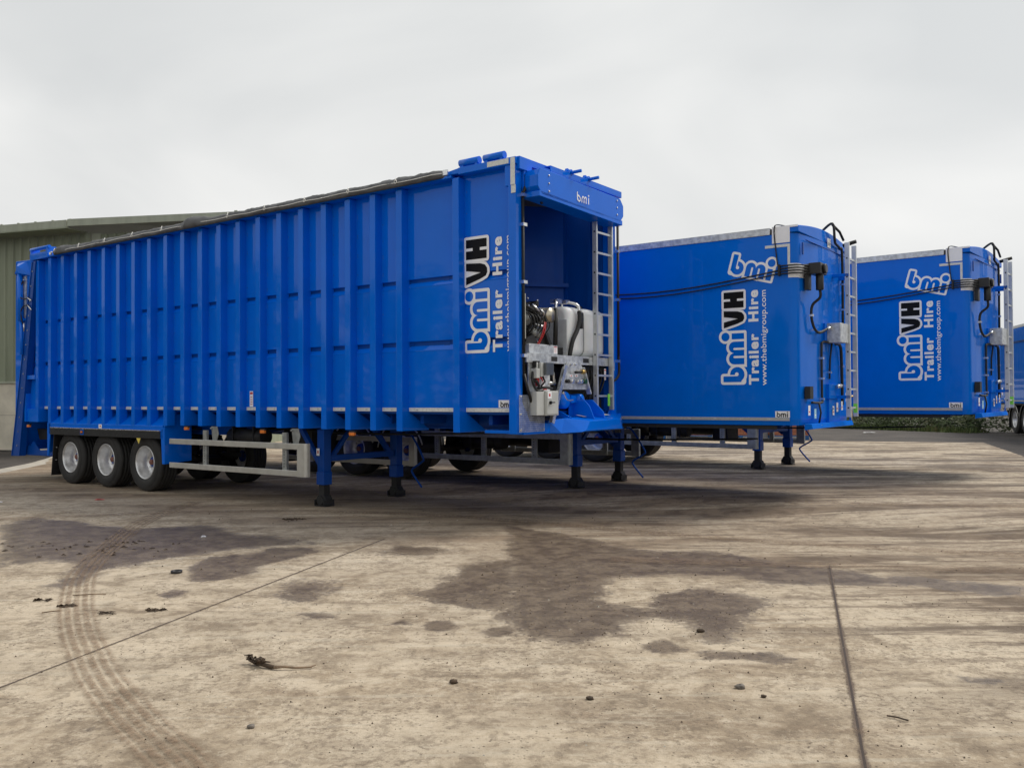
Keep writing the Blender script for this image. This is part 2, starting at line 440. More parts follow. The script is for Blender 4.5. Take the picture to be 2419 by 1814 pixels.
def landing_leg(parent, s, y, zt, flange=.46, zm=.33):
    l = MB(); l.box(s-.075, s+.075, y-.075, y+.075, zm+.2, zt)
    l.loft([[(s-.085, y-.085, zm), (s+.085, y-.085, zm), (s+.085, y+.085, zm), (s-.085, y+.085, zm)], [(s-.085, y-.085, zm+.2), (s+.085, y-.085, zm+.2), (s+.085, y+.085, zm+.2), (s-.085, y+.085, zm+.2)]])
    o = l.build('landing_leg', M['blueframe'], parent, bevel=.008)
    k = MB(); k.box(s-.06, s+.06, y-.06, y+.06, .1, zm); k.build('inner_tube', M['blackm'], o, bevel=.006)
    f = MB()
    f.prism('y', [(s-.07, .17), (s+.07, .17), (s+.11, .1), (s+.07, .02), (s-.07, .02), (s-.11, .1)], y-.07, y+.07)
    f.box(s-.125, s+.125, y-.09, y+.09, 0.0, .014)
    f.cyl((s, y-.095, .085), (s, y+.095, .085), .07, 16)
    for q in (-.1, .1): f.box(s+q-.008, s+q+.008, y-.11, y+.11, .02, .1)
    f.build('foot', M['blackm'], o, bevel=.004)
    return o
def landing_gear(parent, s, ya, yb, zt, crank_y, zm=.33):
    landing_leg(parent, s, ya, zt, zm=zm); landing_leg(parent, s, yb, zt, zm=zm)
    b = MB(); zc = zm+.42
    b.beam((s, ya+.1, zc-.02), (s, yb-.1, zc-.02), .1, .09)
    b.beam((s+.0, ya+.11, zc-.05), (s+.0, ya+.55, zt-.02), .05, .07); b.beam((s, yb-.11, zc-.05), (s, yb-.55, zt-.02), .05, .07)
    b.build('cross_brace', M['blueframe'], parent, bevel=.004)
    for y in (ya, yb):
        b = MB(); b.beam((s+.1, y+.02, zm+.3), (s+.75, y+.18, zt+.02), .06, .09); b.build('leg_stay', M['blueframe'], parent, bevel=.004)
    for y in (ya, yb):
        g = MB(); g.prism('y', [(s-.1, zt), (s+.22, zt), (s+.12, zt-.3), (s+.1, zt-.3)], y+.1, y+.115); g.build('gusset', M['blueframe'], parent)
    c = MB(); c.tube([(s-.1, crank_y-.05, zt-.12), (s-.2, crank_y, zt-.16), (s-.45, crank_y, zt-.52), (s-.42, crank_y, zt-.6), (s-.22, crank_y, zt-.72), (s-.22, crank_y, zt-.8), (s-.42, crank_y, zt-1.02)], .017, 8)
    c.build('crank_handle', M['blueframe'], parent)
def chassis(parent, s0, s1, z, nk=.2):
    for y in (.78, W-.78):
        c = MB(); c.prism('y', [(s0, z-.02), (s1, z-.02), (s1, z-.4), (s1-5.6, z-.4), (s1-6.8, z-nk-.02), (s0, z-nk)], y-.006, y+.006)
        c.box(s0, s1, y-.07, y+.07, z-.02, z-.002)
        c.prism('y', [(s0, z-nk), (s1-6.8, z-nk-.02), (s1-5.6, z-.4), (s1, z-.4), (s1, z-.415), (s1-5.6, z-.415), (s1-6.8, z-nk-.035), (s0, z-nk-.015)], y-.07, y+.07)
        c.build('chassis_rail', M['blueframe'], parent)
    x = MB(); s = s0+.3
    while s < s1: x.box(s, s+.06, .3, W-.3, z-nk*.6-.02, z-.02); s += .6
    x.build('cross_members', M['blueframe'], parent)
    u = MB(); u.cyl((5.6, .62, z-.42), (6.5, .62, z-.42), .13, 18); u.cyl((5.2, 1.7, z-.42), (6.3, 1.7, z-.42), .14, 18)
    u.box(4.9, 5.25, 1.0, 1.5, z-.62, z-.25)
    for q in (5.75, 6.3): u.box(q, q+.03, .48, .76, z-.57, z-.24)
    u.build('air_tank', M['blackm'], parent)
    b = MB()
    for y in (.9, 1.0, 1.08): b.tube([(s0+.5, y, z-.27), (3.5, y+.02, z-.34), (6, y, z-.3), (s1-2, y, z-.36)], .014, 6)
    b.build('air_line', M['rubber'], parent)
def ladder(parent, s, y0, y1, z0, z1, rungs, name='ladder'):
    l = MB()
    for y in (y0, y1-.035): l.box(s-.035, s+.035, y, y+.035, z0, z1)
    o = l.build(name, M['ladder'], parent, bevel=.004)
    for z in rungs:
        r = MB(); r.box(s-.014, s+.014, y0+.035, y1-.035, z-.014, z+.014)
        r.cur = 1; r.box(s-.011, s+.011, y0-.002, y0, z-.011, z+.011)
        r.build('rung', [M['ladder'], M['blackm']], o, bevel=0)
    return o

# ================================================================== near trailer
TRZ = .63
def make_ejector():
    t = thing('tipping_trailer', (.0521, 10.9008, 0), -TRZ, 'large ribbed blue open-fronted ejector trailer nearest the camera, with engine bay at its front', 'trailer', 'blue hire trailers parked in a row')
    B = M['blue']
    ZB, ZR, ZT = 1.204, 4.53, 4.645
    ribs = [(2.035+.5066*k) for k in range(21)]
    # --- side panels between the ribs with two pressed swages
    edges = [.055, .965, 1.98]+[r-.055 for r in ribs[1:]]+[12.6]
    def zline(z, s): return z-(.0035*s)
    p = MB(); Yp = .13
    prof = [(Yp, 4.57), (Yp, 3.285), (Yp+.045, 3.278), (Yp+.045, 3.25), (Yp-.004, 3.175), (Yp-.002, 3.165), (Yp, 3.16), (Yp, 2.43), (Yp+.045, 2.422), (Yp+.045, 2.385), (Yp-.004, 2.305), (Yp-.002, 2.295), (Yp, 2.29), (Yp, 1.47)]
    p.loft([[(s, y, z) for y, z in prof] for s in (.1, 12.63)], closed=False, caps=False)
    p.loft([[(s, y+.03+.03*(y > Yp), z) for y, z in prof] for s in (.1, 12.63)], closed=False, caps=False)
    p.build('side_panel', B, t)
    # --- ribs
    def rib(s0, s1, zt, zb, gus=True):
        r = MB(); q = [(0, zt), (0, zb), (.0, zb)]
        if gus: poly = [(.0, zt-.0), (.0, zb), (.55, zb), (.55, zb+.02), (.16, 1.46), (.16, zt)]
        else: poly = [(0, zt), (0, zb), (.16, zb), (.16, zt)]
        r.prism('s', poly, s0, s1)
        return r.build('rib', B, t, bevel=.006)
    for k, r in enumerate(ribs):
        zt = ZR-.0009*(r-2)*1.5
        wheel = 7.5 < r < 11.75
        if wheel: rib(r-.112, r, zt, 1.19, False)
        else: rib(r-.112, r, zt, ZB)
    rib(.91, 1.02, ZR+.0, ZB)
    wf = MB()                                     # weld / rivet dots beside every rib
    for r in [1.02]+ribs:
        z = 1.6
        while z < 4.4:
            ss = r-.112-.028
            for q in range(2 if int(z*10) % 3 == 0 else 1): wf.box(ss-.004, ss+.003, Yp-.006, Yp-.001, z+q*.03, z+q*.03+.01)
            z += .27+.05*math.sin(r*5+z)
    wf.build('rivets', M['chrome'], t, kind='stuff')
    # --- silver tape between ribs
    segs = [(.12, .9), (1.03, 1.91)]+[(ribs[k]+.01, ribs[k+1]-.122) for k in range(20)]+[(ribs[20]+.01, 12.45)]
    for a, b in segs:
        d = MB(); d.box(a, b, Yp-.006, Yp-.001, 1.472, 1.524)
        d.cur = 1
        for q in range(3 if b-a > .6 else 1):
            x = a+(b-a)*((q+.5)/(3 if b-a > .6 else 1)); d.box(x-.02, x+.02, Yp-.008, Yp-.006, 1.485, 1.505)
        d.build('reflective_tape', [M['tapem'], M['galv']], t)
    # --- side rail, front rail with L of tape, rollers
    r = MB(); r.box(1.02, 12.35, -.02, .17, ZR+.004, 4.57)
    r.loft([[(1.1, -.015, 4.575), (1.1, .16, 4.575), (1.1, .16, 4.62), (1.1, -.015, 4.62)], [(.9, -.015, 4.575), (.9, .16, 4.575), (.9, .16, 4.645), (.9, -.015, 4.645)]])
    r.box(-.02, .9, -.018, .16, 4.56, 4.65)
    r.build('top_rail', B, t, bevel=.006)
    r = MB(); r.box(-.02, 12.35, W-.16, W+.015, ZR+.004, 4.64); r.build('top_rail', B, t, bevel=.006)
    d = MB(); d.box(.085, .42, -.024, -.019, 4.575, 4.64); d.box(-.012, .055, -.024, -.019, 4.3, 4.64); d.box(-.012, .055, -.012, -.006, 4.2, 4.3)
    d.build('reflective_tape', M['tapem'], t)
    for s in (.58, .18):
        q = MB(); q.cyl((s, .03, 4.71), (s+.32, .03, 4.71), .048, 14); q.box(s+.02, s+.06, -.0, .07, 4.645, 4.7); q.box(s+.25, s+.3, 0, .07, 4.645, 4.7)
        q.build('net_roller', B, t)
    # --- rolled sheet along the top rail
    tm = MB(); tm.sm = True; secs = []
    ns = 230
    for i in range(ns+1):
        s = 1.08+(11.42-1.08)*i/ns
        env = min(1, i/6, (ns-i)/5)
        bulge = .02*mnoise.noise(Vector((s*1.7, 0, 0)))+(.06 if 6.3 < s < 7.0 else 0)*math.sin((s-6.3)/.7*math.pi)+(.05 if s > 10.7 else 0)*math.sin(min(1, (s-10.7)/.7)*math.pi)
        sec = []
        for k in range(14):
            a = math.pi*(1.12-1.25*k/13)
            rr = (.135+bulge)*(.55+.45*env)*(1+.16*mnoise.noise(Vector((s*6, a*1.6, 3)))+.10*mnoise.noise(Vector((s*16, a*3, 9))))
            sec.append((s, .075-math.cos(math.pi-a)*0+math.cos(a)*rr*1.15, 4.575+math.sin(a)*rr*.85))
        sec += [(s, .19, 4.573), (s, -.02, 4.573)]
        secs.append(sec)
    tm.loft(secs); tm.build('rolled_sheet', M['tarp'], t)
    rp = MB(); pts = []
    for i in range(60):
        s = 1.12+(11.4-1.12)*i/59; pts.append((s, -.088-.005*math.sin(i*2.1), 4.592+.006*math.sin(i*1.3)))
    rp.tube(pts, .006, 6)
    rp.build('sheet_rope', M['rope'], t)
    for k in range(11):
        q = MB(); s = 1.95+k*.93
        q.lathe((s, -.092, 4.605), 'y', [(.022, -.006), (.03, 0), (.022, .006), (.016, 0)], 12, True); q.tube([(s, -.09, 4.625), (s+.02, -.06, 4.67)], .006, 6)
        q.build('rope_ring', M['rope'], t)
    q = MB()
    for s in (1.09, 11.42): q.lathe((s, -.06, 4.6), 'y', [(.02, -.01), (.032, 0), (.02, .01), (.012, 0)], 12, True)
    q.box(1.04, 1.12, -.07, -.05, 4.57, 4.64); q.box(11.42, 11.48, -.07, -.04, 4.56, 4.61)
    split_build(q, 'sheet_anchor', M['chrome'], t)
    # --- wheel fender
    f = MB(); f.prism('s', [(0, 1.19), (0, .97), (.02, .97), (.02, 1.17), (.42, 1.5), (.40, 1.5)], 7.62, 11.62)
    f.prism('y', [(7.565, 1.19), (7.685, 1.1), (7.64, .525), (7.565, .525)], 0, .025)
    f.prism('s', [(0, 1.19), (0, .525), (.53, .56), (.53, 1.46), (.2, 1.37)], 7.56, 7.575)
    f.prism('y', [(11.55, 1.19), (11.68, 1.19), (11.68, .535), (11.63, .535), (11.55, 1.1)], 0, .025)
    f.prism('s', [(0, 1.19), (0, .6), (.4, .6), (.4, 1.3)], 11.67, 11.682)
    f.build('fender', B, t, bevel=.003)
    f = MB(); f.box(7.69, 11.54, -.012, .006, .965, 1.092)
    for k in range(6): f.box(7.69, 11.54, -.017, -.012, .975+k*.02, .984+k*.02)
    f.build('valance', M['black'], t)
    f = MB(); f.box(7.69, 11.54, -.02, .0, 1.095, 1.113); f.build('trim_strip', M['alub'], t)
    f = MB(); f.box(10.24, 10.36, -.024, -.012, .985, 1.085); f.cur = 1; f.box(10.255, 10.345, -.028, -.02, 1.0, 1.07); f.cur = 2; f.box(10.265, 10.335, -.034, -.026, 1.02, 1.055); f.build('marker_lamp', [B, M['vblack'], M['amber']], t, bevel=.003)
    sticker(t, (9.72, -.002, 1.118), HU, HV, SN, .11, .075, 'small')
    f = MB(); f.prism('y', [(8.3, .963), (8.43, .963), (8.36, .86)], -.01, -.005); f.build('load_tag', M['yellow'], t)
    f = MB(); f.loft([[(11.45, .02, 1.0), (11.45, .62, 1.0), (11.43, .62, 1.0), (11.43, .02, 1.0)], [(11.56, .02, .145), (11.56, .62, .145), (11.54, .62, .145), (11.54, .02, .145)]]); f.cur = 1
    for z in (.7, .45): f.cyl((11.45+.09*(1-z), .08, z), (11.41+.09*(1-z), .08, z), .012, 8)
    f.build('mudflap', [M['black'], M['chrome']], t)
    fu = MB(); fu.box(7.6, 11.6, .4, .8, 1.1, 1.13); fu.box(7.6, 11.6, .03, .41, 1.13, 1.16); fu.build('wheel_arch_liner', M['blackm'], t)
    WX = 10.95
    for k in range(3):
        s = WX-.0-1.31*k
        axle(t, s)
        for side in (0, 1): tyre_and_rim(t, s, side)
    # --- lower body
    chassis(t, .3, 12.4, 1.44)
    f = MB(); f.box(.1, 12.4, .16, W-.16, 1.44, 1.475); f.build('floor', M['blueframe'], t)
    f = MB(); f.box(0.11, 12.2, W-.175, W-.163, 1.49, 4.5)
    for k in range(4): f.box(.3+.42*k, .36+.42*k, W-.2, W-.175, 1.49, 4.5)
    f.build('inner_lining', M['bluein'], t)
    f = MB(); f.box(0.0, 12.6, W-.16, W-.1, 1.45, 4.53)
    for z in (3.25, 2.4): f.box(0.9, 12, W-.18, W-.16, z-.03, z+.03)
    for k in range(23): f.box(.91+.5066*k, 1.02+.5066*k, W-.1, W, ZB, 4.53)
    f.build('side_panel', B, t)
    lm = MB()
    for s, z in ((6.88, 1.2), (4.86, 1.185), (2.86, 1.19), (12.42, 1.16)):
        lm.cur = 1; lm.box(s-.01, s+.11, .0, .05, z-.022, z-.0); lm.cur = 0; lm.box(s, s+.1, -.01, .035, z-.068, z-.02); 
        lm.build('marker_lamp', [M['amber'], M['blackm']], t, bevel=.006); lm = MB()
    side_guard(t, 3.895, 7.425, .476, .977, 0, [6.4, 4.37])
    side_guard(t, 3.895, 7.425, .476, .977, 1, [6.4, 4.37])
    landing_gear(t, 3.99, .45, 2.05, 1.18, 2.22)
    sticker(t, (4.05, .348, .78), HU, HV, SN, .07, .11, 'small', 'data_plate')
    sticker(t, (5.38, .126, 1.53), HU, HV, SN, .085, .25)
    for s in (6.35, 4.32):
        g = MB(); g.prism('y', [(s, 1.2), (s-.16, 1.2), (s-.2, 1.08), (s-.14, .95), (s-.04, .93)], .09, .1); g.cyl((s-.02, .06, 1.17), (s-.02, .16, 1.17), .015, 8); g.build('guard_bracket', M['galvd'], t)
    # --- tail: tailgate, leaning beam, ram, under-run bar
    f = MB(); f.prism('y', [(12.2, 4.56), (13.1, 4.59), (13.1, .9), (13.0, .6), (12.7, 1.2), (12.3, 4.3)], .03, W-.09)
    f.build('tailgate', B, t, bevel=.01)
    f = MB(); f.prism('y', [(12.12, 4.5), (12.285, 4.5), (13.155, .48), (12.8, .49)], -.015, .0)
    f.prism('y', [(12.12, 4.5), (12.14, 4.5), (12.82, .49), (12.8, .49)], -.03, .11)
    f.prism('y', [(12.265, 4.5), (12.285, 4.5), (13.155, .48), (13.135, .48)], -.03, .11)
    f.build('leaning_beam', M['blueframe'], t, bevel=.003)
    f = MB()
    for k in range(13):
        q = .05+.9*k/12; s = 12.22+(12.95-12.22)*q; z = 4.5-4*q; f.cyl((s, -.015, z), (s, -.03, z), .012, 8)
    f.build('beam_bolts', M['chrome'], t)
    f = MB(); f.box(11.62, 12.35, -.03, .2, 4.56, 4.61); f.box(11.62, 12.35, -.035, -.02, 4.53, 4.66); f.box(12.3, 12.35, -.03, .15, 4.6, 4.76); f.box(11.62, 11.7, -.03, .15, 4.6, 4.76)
    f.cyl((11.6, .0, 4.75), (12.37, .0, 4.75), .035, 14); f.build('tail_bracket', B, t, bevel=.004)
    f = MB(); f.loft([[(12.64, .03, 4.55), (13.0, .03, 4.55), (12.98, .03, 4.22), (12.44, .03, 4.24)], [(12.72, -.1, 4.44), (12.76, -.1, 4.44), (12.86, -.1, 4.3), (12.72, -.1, 4.3)]]); f.build('ram_bracket', B, t)
    f = MB(); f.box(12.6, 12.86, .012, .029, 3.3, 4.3); f.build('backing_plate', M['galv'], t)
    f = MB(); f.cyl((12.76, -.04, 4.3), (12.7, -.04, 3.3), .055, 14); f.cyl((12.7, -.04, 3.3), (12.66, -.04, 2.6), .03, 12); f.box(12.62, 12.76, -.04, .08, 3.3, 3.36); f.build('hydraulic_ram', B, t)
    f = MB(); f.tube([(12.67, -.02, 4.14), (12.72, -.06, 3.98), (12.7, -.06, 3.8), (12.5, -.06, 3.75), (12.37, -.05, 3.76), (12.25, -.04, 3.7)], .012, 8)
    f.tube([(12.25, -.04, 3.5), (12.38, -.05, 3.6), (12.55, -.06, 3.6), (12.67, -.06, 3.5), (12.63, -.06, 3.3), (12.6, -.02, 3.2)], .012, 8)
    f.build('hydraulic_hose', M['rubber'], t)
    f = MB()
    for a, b in (((12.39, -.06, 3.765), (12.24, -.05, 3.69)), ((12.38, -.06, 3.61), (12.24, -.05, 3.5)), ((12.67, -.02, 4.16), (12.6, -.02, 4.15)), ((12.6, -.03, 3.25), (12.6, -.03, 3.08))): f.cyl(a, b, .016, 8)
    split_build(f, 'hose_fitting', M['chrome'], t)
    f = MB(); f.box(12.2, 12.62, .03, .14, ZB, 1.47); f.box(12.2, 12.64, -.0, .12, 2.08, 2.165); f.box(12.58, 12.64, .0, .12, ZB, 2.1); f.box(12.2, 12.6, .1, .13, 1.45, 2.1); f.build('side_locker', B, t, bevel=.004)
    for z in (1.69, 1.78, 1.87): sticker(t, (12.3, .098, z), HU, HV, SN, .1, .085, 'tri')
    sticker(t, (12.3, .098, 1.54), HU, HV, SN, .1, .12)
    f = MB(); f.prism('y', [(11.68, .53), (13.12, .49), (12.8, .70), (12.67, .705), (12.54, .80), (12.28, .61), (11.68, .65)], .14, .16); f.box(11.7, 13.1, .16, W-.16, .5, .52); f.build('under_run_plate', M['blueframe'], t)
    f = MB(); f.prism('y', [(11.72, 1.05), (12.72, 1.05), (12.62, .82), (11.8, .85)], .3, .55); f.build('lamp_board', M['blackm'], t)
    # --- front frame
    f = MB(); f.prism('s', [(-.008, 1.2), (.0, 4.56), (.13, 4.56), (.13, 1.2)], -.005, .11); f.build('front_post', B, t, bevel=.008)
    f = MB(); f.box(-.005, .11, W-.12, W+.003, 1.2, 4.56); f.box(-.03, -.005, W-.2, W-.12, 1.3, 4.5); f.build('front_post', B, t, bevel=.008)
    f = MB(); f.box(0, .16, .11, W-.12, 4.3, 4.56); f.box(-.05, .04, .03, .3, 4.5, 4.66); f.box(.02, .16, -.0, .16, 4.3, 4.6); f.box(-.04, 0, .14, .5, 4.2, 4.5); f.build('front_header', B, t, bevel=.006)
    f = MB(); f.cyl((-.05, .26, 4.36), (-.02, .26, 4.36), .02, 10); f.prism('s', [(.14, 4.3), (.2, 4.3), (.2, 4.45), (.14, 4.45)], -.05, -.041); f.build('latch_plate', M['blueframe'], t)
    f = MB(); f.cyl((-.015, -.012, 4.18), (-.015, -.012, 4.32), .001, 6)
    # sheet box beam with cut corners, carrying the letters
    f = MB(); y0, y1 = .14, 2.31
    oc = lambda zo, c: [(y0, zo[0]+c), (y0+c, zo[0]), (y1-c, zo[0]-.03), (y1, zo[0]+c-.03), (y1, zo[1]-c-.03), (y1-c, zo[1]-.03), (y0+c*.6, zo[1]), (y0, zo[1]-c)]
    f.prism('s', oc((4.185, 4.512), .09), -.25, -.235); f.prism('s', [(y0+.03, 4.16), (y1-.03, 4.11), (y1-.03, 4.18), (y0+.03, 4.23)], -.25, .02)
    f.prism('s', oc((4.2, 4.5), .08), -.235, -.05)
    f.cur = 1
    for y in (.38, 2.12):
        for z in (4.45, 4.35, 4.25): f.cyl((-.25, y, z-.012*(y > 1)), (-.262, y, z-.012*(y > 1)), .014, 8)
    f.build('header_beam', [B, M['chrome']], t, bevel=.008)
    d = Decal((-.25, 1.04, 4.235), FU, FV, FN); d.bmi(0, 0, .0, 0, 0) if False else None
    def solid_bmi(d, a, b, u):
        X = lambda x: a+x*u
        Y = lambda y: b+y*u
        d.seg((X(.5), Y(.6)), (X(.5), Y(2.4)), .36*u); d.seg((X(.55), Y(1.7)), (X(1.1), Y(1.75)), .3*u)
        pts = [(X(1.05+.62*math.cos(R(a_))), Y(1.0+.62*math.sin(R(a_)))) for a_ in range(110, -181, -20)]
        for p, q in zip(pts, pts[1:]): d.seg(p, q, .34*u)
        for x in (2.25, 3.2, 4.15): d.seg((X(x), Y(.35)), (X(x), Y(1.3)), .34*u)
        for c in (2.72, 3.68):
            pts = [(X(c+.47*math.cos(R(a_))), Y(1.25+.45*math.sin(R(a_)))) for a_ in range(0, 181, 20)]
            for p, q in zip(pts, pts[1:]): d.seg(p, q, .34*u)
        d.seg((X(5.0), Y(.35)), (X(5.0), Y(1.6)), .36*u); d.circ(X(5.0), Y(2.25), .24*u)
    d = Decal((-.25, 1.03, 4.23), FU, FV, FN); solid_bmi(d, 0, 0, .056); d.build('lettering', M['white'], t, recalc=False)
    # roof rails, net, ram lugs
    for s, z, a, b in ((-.02, 4.66, .26, 2.44), (.42, 4.66, .2, 2.44), (-.2, 4.6, .5, 2.35)):
        f = MB(); f.box(s, s+.1, a, b, z, z+.012); f.box(s, s+.012, a, b, z-.06, z); f.box(s, s+.1, a, b, z-.075, z-.06); f.build('roof_rail', B, t, bevel=.002)
    f = MB()
    for y in (1.0, 1.45):
        f.prism('s', [(y-.15, 4.5), (y+.15, 4.5), (y+.05, 4.66), (y-.03, 4.68)], -.16, -.12); f.cyl((-.2, y, 4.62), (-.34, y+.02, 4.63), .022, 10); f.cyl((-.12, y, 4.62), (-.2, y, 4.62), .045, 12)
    f.build('ram_lug', B, t, bevel=.003)
    n = MB()
    for k in range(14): n.tube([(.05, .3+k*.14, 4.63), (.4, .36+k*.14, 4.62)], .004, 4, False); 
    for k in range(6): n.tube([(.07+k*.06, .25, 4.64), (.07+k*.06, 1.2, 4.6), (.07+k*.06, 2.3, 4.64)], .004, 4, False)
    n.build('roof_net', M['rubber'], t)
    # interior: angled bulkhead (push blade)
    f = MB(); f.box(1.9, 1.93, .16, .95, 1.48, 4.56); f.prism('z', [(1.9, .95), (.74, 2.34), (.76, 2.36), (1.93, .97)], 1.48, 4.56)
    f.box(1.8, 1.9, .9, .96, 1.48, 4.4); f.box(1.82, 1.9, .5, .53, 1.48, 4.4)
    for z in (3.33, 2.95, 2.4):
        f.box(1.84, 1.9, .16, .9, z-.03, z+.03); f.prism('z', [(1.84, .92), (.68, 2.30), (.75, 2.34), (1.9, .97)], z-.03, z+.03)
    f.prism('z', [(1.3, 1.6), (1.33, 1.56), (1.40, 1.6), (1.36, 1.66)], 1.48, 4.4)
    f.box(1.2, 1.3, .16, .2, 1.48, 4.4)
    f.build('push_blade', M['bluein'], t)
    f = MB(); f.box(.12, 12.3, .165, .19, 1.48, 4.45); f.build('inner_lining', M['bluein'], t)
    f = MB(); f.box(.7, 12.2, .2, W-.18, 4.5, 4.52); f.build('bay_shade_sheet', M['tarp'], t)  # tarp roof added to shut the sky out and darken the bay
    f = MB(); f.cyl((-.03, .125, 1.9), (-.03, .125, 4.22), .018, 10); f.cyl((-.015, .155, 2.2), (-.015, .155, 4.25), .012, 8)
    f.tube([(-.03, .125, 4.2), (-.06, .2, 4.36), (-.08, .34, 4.33), (-.09, .42, 4.2), (-.06, .5, 4.15)], .022, 10)
    f.tube([(-.03, .125, 1.95), (-.05, .18, 1.75), (-.04, .27, 1.6)], .02, 8); f.build('conduit', M['rubber'], t)
    f = MB(); f.cyl((-.03, W+.03, 2.2), (-.03, W+.03, 4.2), .02, 10); f.tube([(-.03, W+.03, 2.25), (-.04, W+.02, 2.0), (-.05, W-.12, 1.9), (-.03, W-.25, 1.9)], .02, 8); f.build('conduit', M['rubber'], t)
    f = MB()
    for z in (4.19, 3.82, 3.1, 2.18): f.box(-.055, -.005, .1, .18, z-.02, z+.02)
    for z in (4.18, 3.79, 3.08, 2.18): f.box(-.055, -.005, W-.01, W+.055, z-.02, z+.02)
    split_build(f, 'pipe_clip', M['chrome'], t)
    # lower front: sill, nose, fins, mesh guard
    f = MB(); f.box(-.02, .1, .13, W-.12, 1.19, 1.32); f.box(.1, .6, .13, W-.13, 1.2, 1.24)
    f.prism('s', [(.13, 1.2), (.13, 1.6), (.3, 1.35), (.6, 1.32), (.6, 1.2)], .0, .012)
    f.build('front_sill', B, t, bevel=.004)
    f = MB()
    f.loft([[(0, .7, 1.19), (0, 2.5, 1.19), (0, 2.5, 1.42), (0, .7, 1.36)], [(-.13, .82, 1.185), (-.13, 2.47, 1.19), (-.1, 2.47, 1.415), (-.1, .95, 1.38)], [(-.33, 1.0, 1.2), (-.33, 2.1, 1.205), (-.33, 2.02, 1.36), (-.33, 1.15, 1.35)], [(-.36, 1.05, 1.215), (-.36, 2.02, 1.215), (-.35, 1.97, 1.35), (-.35, 1.17, 1.34)]])
    for y, z, s1 in ((1.38, 1.7, -.1), (1.66, 1.62, -.15)): f.prism('y', [(.1, 1.36), (.1, z), (s1+.05, z), (s1-.12, z-.16), (-.3, 1.36)], y, y+.018)
    f.prism('s', [(1.3, 1.36), (1.3, 1.7), (1.72, 1.62), (1.72, 1.36)], .05, .07)
    f.prism('y', [(.3, 1.3), (.3, 1.55), (.1, 1.5), (-.2, 1.36)], 1.05, 1.07)
    f.prism('s', [(2.2, 1.36), (2.45, 1.36), (2.45, 1.75)], -.02, 0)
    f.build('nose_plate', B, t, bevel=.006)
    sticker(t, (-.18, 1.3, 1.392), (0, 1, 0), (.95, 0, .16), (0, 0, 1), .2, .14, 'small', 'lift_sticker'); sticker(t, (-.18, 1.75, 1.402), (0, 1, 0), (.95, 0, .16), (0, 0, 1), .26, .13, 'tri', 'hazard_sticker')
    f = MB()
    for k in range(22): f.box(-.034, -.03, .02+k*.026, .024+k*.026, 1.225, 1.69 if k < 11 else 1.42)
    for k in range(18): f.box(-.038, -.034, .02, .295 if k > 7 else .566, 1.227+k*.026, 1.231+k*.026)
    f.cur = 1
    for y, z in ((.04, 1.25), (.55, 1.25), (.04, 1.67), (.04, 1.45)): f.cyl((-.045, y, z), (-.03, y, z), .014, 8)
    f.build('mesh_guard', [M['galv'], M['chrome']], t)
    # engine bay frame
    f = MB(); f.box(-.02, .04, .2, 2.36, 2.1, 2.215); f.box(.04, 1.5, .2, .26, 2.1, 2.2); f.box(.04, 1.2, 2.28, 2.36, 2.1, 2.2); f.box(.04, 1.3, .26, 2.28, 2.15, 2.19)
    f.box(-.025, .02, 2.36, 2.42, 2.04, 2.16); f.cur = 1; f.box(-.023, -.02, .76, .9, 2.13, 2.19); f.box(-.023, -.02, 1.55, 1.7, 2.13, 2.19)
    f.cur = 2; f.box(.0, .05, .13, .2, 2.08, 2.22)
    f.build('engine_frame', [M['galv'], M['blackm'], M['blueframe']], t, bevel=.004)
    f = MB(); f.box(.04, .42, .34, 1.0, 2.222, 2.345); f.cur = 1; f.box(.12, .6, .24, .34, 2.222, 2.32); f.box(.12, .5, 1.0, 1.26, 2.222, 2.33); g = f.build('battery_box', [M['galv'], M['blackm']], t, bevel=.004)
    sticker(t, (.038, .9, 2.235), FU, FV, FN, .09, .1)
    # oil tank: rounded plastic, two strap grooves
    f = MB(); f.sm = True
    def rr(x0, x1, z0, z1, r, s, n=5):
        out = []
        for cx, cz, t0 in ((x1-r, z1-r, 0), (x0+r, z1-r, 90), (x0+r, z0+r, 180), (x1-r, z0+r, 270)):
            for k in range(n): a = R(t0+90*k/(n-1)); out.append((cx+r*math.cos(a), cz+r*math.sin(a), s))
        return out
    secs = []
    for y, ins in ((1.27, .05), (1.28, .025), (1.31, .0), (1.5, -.006), (1.68, 0), (1.70, .018), (1.73, .018), (1.75, 0), (1.9, -.006), (2.02, 0), (2.04, .018), (2.07, .018), (2.09, 0), (2.24, 0), (2.275, .02), (2.285, .05)):
        secs.append([(s, y, z) for s, z, _ in rr(.06+ins, .95-ins, 2.225+ins*.5, 2.9-ins, .1, 0)])
    f.loft(secs)
    tk = f.build('oil_tank', M['tank'], t)
    f = MB()
    f.sm = False
    f.box(.06, .5, 1.262, 1.275, 2.26, 2.72); f.build('tank_recess', simple('grey_tank_side', (.55, .57, .6), .45), tk, bevel=.01)
    for y in (1.715, 2.055):
        f = MB(); f.prism('y', [(q[0], q[1]) for q in rr(.068, .94, 2.228, 2.892, .1, 0)], y-.013, y+.013); f.build('tank_strap', M['galvd'], tk)
    f = MB(); f.cyl((.3, 1.95, 2.89), (.3, 1.95, 2.95), .06, 16); f.build('filler_cap', M['black'], tk)
    f = MB()
    f.tube([(.2, 1.22, 2.88), (.2, 1.22, 2.95), (.17, 1.14, 2.96), (.1, 1.06, 2.95), (.06, 1.0, 2.9), (.05, .98, 2.84)], .022, 8); f.tube([(.2, 1.37, 2.88), (.2, 1.37, 2.95), (.12, 1.44, 2.96), (.03, 1.5, 2.92), (.01, 1.51, 2.84)], .022, 8)
